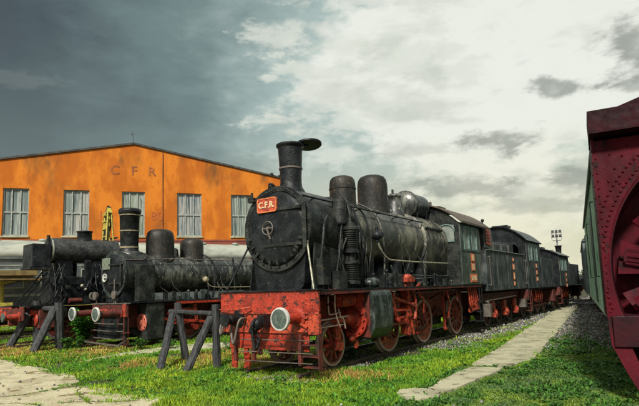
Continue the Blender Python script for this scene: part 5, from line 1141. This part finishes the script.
def projpx(x,y,z=0):
    d=np.stack([x,y,np.full_like(x,z)-CH],-1); yc=d@np.array(Fw); return PX+f*(d@np.array(Rc))/yc, PY-f*(d@np.array(Uc))/yc
pathq=[tuple(P0-dpa*.05),tuple(P0+npa*.85),tuple(P0+npa*1.2+dpa*1.2),tuple(P0+npa*1.2+dpa*27),tuple(P0+dpa*27)]
def tracklocal(x,y,O,psi):
    d,n=hd(psi); dx=x-O[0]; dy=y-O[1]; return dx*d[0]+dy*d[1], dx*n[0]+dy*n[1]     # along, right
def masks(x,y):
    """returns grass density 0..1, dryness 0..1, gravel density 0..1, dark right side 0..1 (kind of plant)"""
    g=np.clip(fbm(x,y,.55,3)*2.6-.55,0,1)*(.45+.55*np.clip(fbm(x,y,.16,77)*3-.9,0,1))
    al,rt=tracklocal(x,y,MO,35); N1=fbm(x,y,.8,8); N2=fbm(x,y,.35,12)
    # ballast band beside main track
    band=np.exp(-((rt-1.55)/.75)**2)*np.clip((al-3.6)/1.5,0,1)
    inside=(np.abs(rt)<1.15)&(al>-1.6)
    gravel=np.clip(band*1.35-(N1>.55)*.35,0,1); gravel=np.where(inside,np.maximum(gravel,.55),gravel)
    grass=g*(1-.88*np.clip(band*1.1,0,1))
    grass=np.where(inside,grass*.14,grass)
    # strip grass between ballast and path
    grass=np.maximum(grass,np.exp(-((rt-2.55)/.55)**2)*np.clip(N1*2.0-.35,0,1)*(al>3))
    # right of the path: gravel with tufts farther out, low plants close by
    s_,q_=tracklocal(x,y,tuple(P0),29.1); right=(q_>1.15)|((s_<0)&(q_>-.3+s_*-.0))
    far=np.clip((s_-3.2)/1.2,0,1)*(q_>1.15)
    tuft=np.exp(-((s_-5.5)/1.4)**2-((q_-1.7)/.7)**2)
    gravel=np.maximum(gravel,far*.9*(1-tuft)); grass=np.where(right,np.maximum(grass*(1-.85*far),tuft*.95),grass)
    near=right&(s_<4.2); grass=np.where(near,np.clip(.55+N2*.7,0,1)*np.clip(1-(s_-3.2)/1.2,0,1)+grass*.2,grass)
    grass=np.where((~right)&(y<12.2)&(x>-3.2),np.clip(.25+g,0,1),grass)
    dry=np.zeros_like(x)
    for (px_,py_,rx,ry_) in ((104,351,26,5),(205,358,28,7),(133,366,20,4),(300,360,30,5),(262,363,26,6),(30,352,22,4),(240,352,18,5),(345,378,50,4),(10,350,20,5)):
        c=gnd(px_,py_); ex=gnd(px_+rx,py_); ey=gnd(px_,py_-ry_); wx=max(.2,abs(ex[0]-c[0])); wy=max(.35,abs(ey[1]-c[1])); dry=np.maximum(dry,np.exp(-((x-c[0])/wx)**2-((y-c[1])/wy)**2))
    dry=np.clip(dry*.95*(.5+fbm(x,y,.4,21)),0,1)
    ap=inpoly(x,y,AP); crk=np.zeros(len(x),bool)
    for q in CR:
        qq=[gnd(*p,.034) for p in q]
        for i in range(len(qq)-1):
            ax_,ay_=qq[i]; bx_,by_=qq[i+1]; L2=(bx_-ax_)**2+(by_-ay_)**2; t=np.clip(((x-ax_)*(bx_-ax_)+(y-ay_)*(by_-ay_))/L2,0,1); crk|=(np.hypot(x-ax_-t*(bx_-ax_),y-ay_-t*(by_-ay_))<.05)&(N2>.5)
    edg=ap&inpoly(x+.0,y-.0,AP)&(~(inpoly(x-.22,y-.3,AP)&inpoly(x,y+.28,AP)&inpoly(x+.22,y+.15,AP)))&(N2>.54)
    grass=np.where(ap&~(crk|edg),0,np.where(ap,.45,grass)); gravel=np.where(ap,.012*(N2>.5),gravel)
    pth=inpoly(x,y,pathq); st=inpoly(x,y,strip)
    for q in SL: pth|=inpoly(x,y,q)
    edge=(N2>.62)
    jn=np.mod(s_,1.76); pe=pth&((np.abs(q_)<.10)|(np.abs(q_-1.17)<.10))&(N2>.53); grass=np.where(pth&~pe,0,np.where(pe,.4,grass)); grass=np.where(st,grass*.12,grass); gravel=np.where(pth|st,0,gravel)
    # under the left engines: sparse
    for O,psi in ((BO,39),(CO,42)):
        a2,r2=tracklocal(x,y,O,psi); u=(np.abs(r2)<1.1)&(a2>-.9); grass=np.where(u,grass*.35,grass)
    return grass,dry,gravel,right.astype(float)
# sample points by zones with density falling with distance
def samples(n,ymin,ymax,power=1.6):
    """points inside the widened view wedge, density falling with distance"""
    u=rng.random(n); y=ymin*(ymax/ymin)**(u**(1/1.0)); x=(rng.random(n)*2-1)*(y*.82+1.2); return x,y
def grass_layer(n,ymin,ymax,hscale,wscale,name,seedd):
    x,y=samples(n,ymin,ymax); g,dry,gr,rt=masks(x,y); k=rng.random(n)<g; x,y,g,dry,rt=x[k],y[k],g[k],dry[k],rt[k]; n=len(x)
    tall=fbm(x,y,.6,31); clump=fbm(x,y,.25,37)
    h=(.018+.13*np.clip(tall*1.6-.2,0,1)*clump)*(.6+.8*rng.random(n))*hscale*(1-.45*rt)*(1+dry*.7); w=(.005+.0045*rng.random(n))*wscale*(1+.5*rt)*(np.clip(y/9,1,3.2)); a=rng.random(n)*2*PI; ln_=(.25+.75*rng.random(n))*h*(.9+.5*rt)
    b=rng.random(n)*2*PI
    cx,sx=np.cos(a)*w,np.sin(a)*w; lx,ly=np.cos(b)*ln_,np.sin(b)*ln_
    z0=np.zeros(n)
    V=np.stack([np.stack([x-cx,y-sx,z0],-1),np.stack([x+cx,y+sx,z0],-1),np.stack([x+cx*.8+lx*.45,y+sx*.8+ly*.45,h*.6],-1),np.stack([x-cx*.8+lx*.45,y-sx*.8+ly*.45,h*.6],-1),np.stack([x+lx,y+ly,h],-1)],1)
    base=np.array([[.12,.31,.014]]); yel=np.array([[.33,.47,.025]]); dk=np.array([[.03,.085,.02]]); blu_shade=np.array([[.085,.17,.05]]); st=np.array([[.55,.38,.11]])  # right-hand tint: bluish low plants, darkened to hold the shade beside the plough
    m1=np.clip(fbm(x,y,1.1,41)*2.2-.6,0,1)[:,None]; m2=np.clip(rng.random(n)*1.3-.35,0,1)[:,None]
    c=base*(1-m1)+yel*m1; c=c*(1-m2*.6)+dk*m2*.6; r_=rt[:,None]; mr=np.clip(fbm(x,y,.5,91)*2.6-.9,0,1)[:,None]; c=c*(1-r_)+(blu_shade*(1-.6*mr)+yel*.6*mr*.7)*r_
    dd=(rng.random(n)<dry*.85)[:,None]; rust=np.array([[.42,.20,.06]]); sel=(rng.random(n)<.4)[:,None]; c=np.where(dd,np.where(sel,rust,st),c)
    c=c*(.5+.75*rng.random(n)+.35*np.clip(fbm(x,y,.45,61)*2-.6,0,1))[:,None]
    T=np.repeat(c[:,None,:],5,1)
    i=np.arange(n)[:,None]*5; F=np.concatenate([np.concatenate([i,i+1,i+2],1),np.concatenate([i,i+2,i+3],1),np.concatenate([i+3,i+2,i+4],1)],0)
    o=np_mesh(name,V.reshape(-1,3),F,T.reshape(-1,3),M['blade']); o['kind']='stuff'; o['label']='green and straw coloured grass and low weeds over the yard'; o['category']='grass'; return o
def rosettes(n,name):
    x,y=samples(n,5.2,22); g,dry,gr,rt=masks(x,y); k=(rng.random(n)<g*np.where(rt>.5,.8,.38))&(fbm(x,y,.7,71)>.5); x,y,rt=x[k],y[k],rt[k]; n=len(x); V=[];T=[]
    for j in range(9):
        a=rng.random(n)*2*PI; L=(.03+.06*rng.random(n))*np.clip(y/9,1,1.6); w=L*.33; up=.015+.10*rng.random(n)*rng.random(n); d=np.stack([np.cos(a),np.sin(a)],-1); p=np.stack([-d[:,1],d[:,0]],-1); o=np.stack([x,y],-1)+rng.normal(size=(n,2))*.03
        def P(u,v,z): return np.concatenate([o+d*(L*u)[:,None]+p*(w*v)[:,None],z[:,None]],1)
        V.append(np.stack([P(0,0,up*.3),P(.55,1,up),P(1,0,up*.75),P(.55,-1,up)],1)); t=np.array([[.07,.19,.025]])*(.5+1.0*rng.random(n))[:,None]*np.where(rt>.5,.9,1.2)[:,None]; T.append(np.repeat(t[:,None],4,1))
    V=np.concatenate(V).reshape(-1,3); T=np.concatenate(T).reshape(-1,3); F=np.arange(len(V)).reshape(-1,4)
    o=np_mesh(name,V,F,T,M['leaf']); o['kind']='stuff'; o['label']='small broad leaved weeds scattered through the grass'; o['category']='weeds'
rosettes(36000,'ground_weeds')
grass_layer(1000000,5.2,42,1.0,1.0,'grass',1)
def stones(n,ymin,ymax,name):
    x,y=samples(n,ymin,ymax); g,dry,gr,rt=masks(x,y); extra=.006; k=rng.random(n)<np.clip(gr,extra,1); x,y=x[k],y[k]; n=len(x)
    s=(.014+.03*rng.random(n)**2)*np.clip(y/14,1,2.4)
    base=np.array([[1,0,0],[-1,0,0],[0,1,0],[0,-1,0],[0,0,1],[0,0,-.4]],float)
    V=base[None]*(.65+.7*rng.random((n,6,1)))*s[:,None,None]; a=rng.random(n)*2*PI; c,si=np.cos(a)[:,None],np.sin(a)[:,None]
    X=V[...,0]*c-V[...,1]*si; Yv=V[...,0]*si+V[...,1]*c; Z=V[...,2]*.85
    V=np.stack([X+x[:,None],Yv+y[:,None],Z+(.004+.02*rng.random(n)+.03*inpoly(x,y,AP))[:,None]],-1)
    tri=np.array([[0,2,4],[2,1,4],[1,3,4],[3,0,4],[2,0,5],[1,2,5],[3,1,5],[0,3,5]]); F=(np.arange(n)[:,None,None]*6+tri[None]).reshape(-1,3)
    t=.08+.30*rng.random(n)**1.6; tone=np.stack([t,t*1.0,t*.97],-1); wm=(rng.random(n)<.25)[:,None]; tone=np.where(wm,tone*np.array([[1.1,.88,.68]]),tone)
    o=np_mesh(name,V.reshape(-1,3),F,np.repeat(tone[:,None],6,1).reshape(-1,3),M['stone']); o['kind']='stuff'; o['label']='grey broken ballast stones beside the rails and the path'; o['category']='gravel'; return o
stones(230000,5.2,60,'ballast_gravel')

def weed(loc,h,r,nl,label,tone=(.07,.19,.025),group='leafy weeds',lw=.05):
    e=empty('weed_plant',loc,None,label,'weed',group); sm=MB(); V=[];F=[];T=[]
    for k in range(max(4,nl//14)):
        a=random.uniform(0,2*PI); rr_=r*random.uniform(.2,1); hh=h*random.uniform(.55,1); top=Vector((rr_*math.cos(a),rr_*math.sin(a),hh)); b0=Vector((top.x*.25,top.y*.25,0)); P=[b0.lerp(top,t)+Vector((0,0,.12*h*math.sin(PI*t))) for t in (0,.3,.6,1)]
        sm.tube(P,.006,5)
        for j in range(14):
            t=random.uniform(.12,1); c=b0.lerp(top,t)+Vector((0,0,.12*h*math.sin(PI*t))); d=Vector((random.gauss(0,1),random.gauss(0,1),random.uniform(-.2,.8))).normalized(); s_=d.cross(Vector((0,0,1))).normalized()*lw*random.uniform(.35,.7); L_=lw*random.uniform(1.4,2.6)
            i=len(V); V+= [tuple(c),tuple(c+d*L_*.5+s_),tuple(c+d*L_-Vector((0,0,L_*.25))),tuple(c+d*L_*.5-s_)]; F.append((i,i+1,i+2,i+3)); q=random.uniform(.5,1.5); T+=[(tone[0]*q,tone[1]*q,tone[2]*q)]*4
    sm.build('stem',M['soil'],e,fix=False); np_mesh('foliage',np.array(V),np.array(F),np.array(T),M['leaf'],e); return e
weed((*gnd(83,346.5),0),1.45,.55,1000,'bright green bush between the left buffer stop and the small locomotive buffer',(.06,.22,.02),lw=.10)
weed((*gnd(72,350),0),.5,.45,260,'low green weed at the foot of the bright bush',(.07,.18,.03),lw=.07)
weed((*gnd(20,330),0),.7,.6,200,'dark weed below the yellow trolley',(.04,.12,.02),lw=.08)
weed((*gnd(352,361),0),.42,.28,110,'pale leafy weed just behind the nearest front wheel',(.09,.2,.08),lw=.05)
weed((*gnd(300,351),0),.5,.5,140,'thin weed under the middle of the red beam',(.10,.16,.06),lw=.05)
weed((*gnd(252,352),0),.45,.35,120,'leafy weed under the left end of the red beam',(.07,.2,.03),lw=.05)
weed((*gnd(285,357),0),.25,.5,120,'reddish low weed in front of the red beam',(.22,.12,.03),lw=.04)
weed((*gnd(440,338),0),.35,.4,130,'bright weed between the last two big driving wheels',(.09,.24,.03),lw=.05)
weed((*gnd(170,349),0),.4,.4,120,'green weed behind the timber struts',(.07,.18,.03),lw=.06)
weed((*gnd(230,350),0),.35,.4,110,'small weed between the vertical post and red beam',(.08,.2,.03),lw=.05)
weed((*gnd(140,350),0),.45,.45,130,'dark green weed at the step of the small locomotive',(.05,.15,.02),lw=.06)
weed((*gnd(45,351),0),.3,.4,110,'grassy weed under the left buffer stop',(.12,.2,.03),lw=.05)

# far treeline, as one mass beyond the yard
n=9000; x=rng.uniform(-260,330,n); z=rng.random(n)**.8; hh=4+5*fbm(x,x*0,22,51); y=250+rng.uniform(-6,6,n)
c=np.stack([x,y,z*hh],-1); a=rng.normal(size=(n,3)); a/=np.linalg.norm(a,axis=1)[:,None]; b=np.cross(a,rng.normal(size=(n,3))); b/=np.linalg.norm(b,axis=1)[:,None]; s_=rng.uniform(.6,1.7,n)[:,None]
V=np.stack([c-a*s_,c+b*s_*.6,c+a*s_,c-b*s_*.6],1); F=(np.arange(n)[:,None]*4+np.arange(4)[None]); T=np.repeat((np.array([[.05,.08,.04]])*rng.uniform(.6,1.4,(n,1)))[:,None],4,1)
o=np_mesh('distant_trees',V.reshape(-1,3),F,T.reshape(-1,3),M['leaf']); o['kind']='stuff'; o['label']='low dark line of trees on the horizon'; o['category']='trees'

# ================================================================== LIGHT
SUN_AZ,SUN_EL=math.radians(197),math.radians(42)     # azimuth clockwise from +Y (camera looks to +Y)
sd_=Vector((math.sin(SUN_AZ)*math.cos(SUN_EL),math.cos(SUN_AZ)*math.cos(SUN_EL),math.sin(SUN_EL)))
sl_=bpy.data.lights.new('sun','SUN'); sl_.energy=3.6; sl_.angle=math.radians(7); sl_.color=(1,.95,.86); so=bpy.data.objects.new('sun',sl_); COL.objects.link(so); so.rotation_euler=sd_.to_track_quat('Z','Y').to_euler()
w=bpy.data.worlds.new('World'); S.world=w; w.use_nodes=True; nt=w.node_tree; N=nt.nodes; Lk=nt.links
for n_ in list(N): N.remove(n_)
out=N.new('ShaderNodeOutputWorld'); bg1=N.new('ShaderNodeBackground'); bg2=N.new('ShaderNodeBackground'); mx=N.new('ShaderNodeMixShader')
sky=N.new('ShaderNodeTexSky'); sky.sky_type='NISHITA'; sky.sun_disc=False; sky.sun_elevation=SUN_EL; sky.sun_rotation=SUN_AZ; sky.air_density=1.2; sky.dust_density=2.5
Lk.new(sky.outputs[0],bg1.inputs['Color']); bg1.inputs['Strength'].default_value=.06
tc=N.new('ShaderNodeTexCoord'); nrm=N.new('ShaderNodeVectorMath'); nrm.operation='NORMALIZE'; Lk.new(tc.outputs['Generated'],nrm.inputs[0]); DIR=nrm.outputs[0]
def math_(op,a,b=None,c=None,clamp=False):
    n_=N.new('ShaderNodeMath'); n_.operation=op; n_.use_clamp=clamp
    for i,v in enumerate((a,b,c)):
        if v is None: continue
        if isinstance(v,(int,float)): n_.inputs[i].default_value=v
        else: Lk.new(v,n_.inputs[i])
    return n_.outputs[0]
def ss(v,a,b,lo=0.0,hi=1.0):
    n_=N.new('ShaderNodeMapRange'); n_.interpolation_type='SMOOTHSTEP'; Lk.new(v,n_.inputs['Value'])
    for k,val in (('From Min',a),('From Max',b),('To Min',lo),('To Max',hi)): n_.inputs[k].default_value=val
    return n_.outputs[0]
def dotd(v):
    n_=N.new('ShaderNodeVectorMath'); n_.operation='DOT_PRODUCT'; Lk.new(DIR,n_.inputs[0]); n_.inputs[1].default_value=v; return n_.outputs['Value']
sep=N.new('ShaderNodeSeparateXYZ'); Lk.new(DIR,sep.inputs[0])
zz=math_('MAXIMUM',sep.outputs[2],.0); den=math_('ADD',zz,.14)
cmb=N.new('ShaderNodeCombineXYZ'); Lk.new(math_('DIVIDE',sep.outputs[0],den),cmb.inputs[0]); Lk.new(math_('DIVIDE',sep.outputs[1],den),cmb.inputs[1])
def wn(sc,det,rg,off):
    n_=N.new('ShaderNodeTexNoise'); n_.noise_dimensions='4D'; n_.inputs['W'].default_value=off; n_.inputs['Scale'].default_value=sc; n_.inputs['Detail'].default_value=det; n_.inputs['Roughness'].default_value=rg; n_.inputs['Distortion'].default_value=.3; Lk.new(cmb.outputs[0],n_.inputs['Vector']); return n_.outputs['Fac']
def wn3(sc,det,rg,off,stretch=(1,1,1)):
    mpp=N.new('ShaderNodeMapping'); mpp.inputs['Scale'].default_value=stretch; Lk.new(DIR,mpp.inputs['Vector'])
    n_=N.new('ShaderNodeTexNoise'); n_.noise_dimensions='4D'; n_.inputs['W'].default_value=off; n_.inputs['Scale'].default_value=sc; n_.inputs['Detail'].default_value=det; n_.inputs['Roughness'].default_value=rg; n_.inputs['Distortion'].default_value=.2; Lk.new(mpp.outputs[0],n_.inputs['Vector']); return n_.outputs['Fac']
def mixc(fac,a,b):
    x=N.new('ShaderNodeMix'); x.data_type='RGBA'
    if isinstance(fac,float): x.inputs['Factor'].default_value=fac
    else: Lk.new(fac,x.inputs['Factor'])
    for k,v in (('A',a),('B',b)):
        if isinstance(v,tuple): x.inputs[k].default_value=(*v,1)
        else: Lk.new(v,x.inputs[k])
    return x.outputs['Result']
n1=wn(1.1,9,.58,2.0); n2=wn3(5,8,.55,7.0,(1,1,2.6)); n3=wn3(2.2,6,.5,4.0,(1,1,1.6))
glow=ray(505,95).normalized(); dg=dotd(tuple(glow))
nfa=wn3(11,10,.62,23.0,(1,1,2.0)); dist=math_('ADD',dg,math_('MULTIPLY',math_('SUBTRACT',n3,.5),.22)); dist=math_('ADD',dist,math_('MULTIPLY',math_('SUBTRACT',n2,.5),.22)); dist=math_('ADD',dist,math_('MULTIPLY',math_('SUBTRACT',nfa,.5),.14))
slate=(.066,.088,.096); teal=(.185,.26,.255); pale=(.42,.53,.50); white=(.86,.88,.80)
c=mixc(ss(dist,.64,.86),slate,teal); c=mixc(ss(dist,.80,.95),c,pale); c=mixc(ss(dist,.925,.975),c,white)
# warm pale horizon
hz=ss(sep.outputs[2],.02,.34,1.0,0.0); hzr=math_('MULTIPLY',hz,ss(dg,.78,.95)); c=mixc(math_('MULTIPLY',hzr,.75),c,(.86,.80,.54))
hzl=math_('MULTIPLY',hz,ss(dg,.78,.95,1.0,0.0)); hz2=math_('MULTIPLY',ss(sep.outputs[2],.08,.50,1.0,0.0),ss(dg,.75,.93,1.0,0.0)); c=mixc(math_('MULTIPLY',hz2,.75),c,(.20,.255,.24))
# white wisps
def puff(px_,py_,rx,ry_,nz,thr,soft):
    v=ray(px_,py_).normalized(); rt_=ray(px_+30,py_).normalized()-v; rt_.normalize(); up=v.cross(rt_)*-1
    up.normalize(); a=math_('DIVIDE',dotd(tuple(rt_)),rx/f); b=math_('DIVIDE',dotd(tuple(up)),ry_/f)
    a0=rt_.dot(v); b0=up.dot(v)
    r2=math_('ADD',math_('MULTIPLY',a,a),math_('MULTIPLY',b,b)); m=math_('SUBTRACT',1.0,math_('SQRT',r2)); m=math_('MULTIPLY',m,ss(dotd(tuple(v)),.3,.4))
    m=math_('ADD',m,math_('MULTIPLY',math_('SUBTRACT',nz,.5),thr)); return ss(m,0.0,soft)
nf=wn3(16,9,.62,11.0,(1,1,2.2))
for q in ((262,38,44,22),(318,48,70,17),(340,118,90,22),(255,122,46,9),(318,156,34,12),(12,78,34,10),(255,78,16,5),(345,2,70,10),(300,70,60,10),(405,60,80,40)):
    amt=.05 if q[0]<20 else .6
    c=mixc(math_('MULTIPLY',puff(*q,nf,4.2,.8),min(amt*1.25,.75)),c,(.74,.77,.68))
for q,am in (((542,88,36,11),.75),((480,142,46,15),.75),((622,48,34,34),.8),((628,85,30,12),.6),((565,178,54,16),.7),((450,188,70,14),.6),((520,205,80,9),.45),((400,150,50,10),.3)):
    c=mixc(math_('MULTIPLY',puff(*q,nf,3.0,.75),am),c,(.25,.27,.23))
c=mixc(math_('MULTIPLY',ss(n2,.50,.64),math_('MULTIPLY',ss(dg,.88,.96),.45)),c,(.46,.49,.42)); c=mixc(math_('MULTIPLY',ss(nfa,.52,.66),math_('MULTIPLY',ss(dg,.84,.93),.30)),c,(.80,.83,.74))
c=mixc(ss(sep.outputs[1],.25,-.25),c,(.62,.63,.58)); c=mixc(ss(sep.outputs[2],.62,.9),c,(.75,.78,.72)); Lk.new(c,bg2.inputs['Color']); bg2.inputs['Strength'].default_value=.70; mx.inputs[0].default_value=.93
Lk.new(bg1.outputs[0],mx.inputs[1]); Lk.new(bg2.outputs[0],mx.inputs[2]); Lk.new(mx.outputs[0],out.inputs['Surface'])

S.view_settings.view_transform='Standard'; S.view_settings.look='None'; S.view_settings.exposure=.55; S.view_settings.gamma=1; S.view_settings.use_curve_mapping=False
S.render.engine='CYCLES'
S.cycles.max_bounces=6
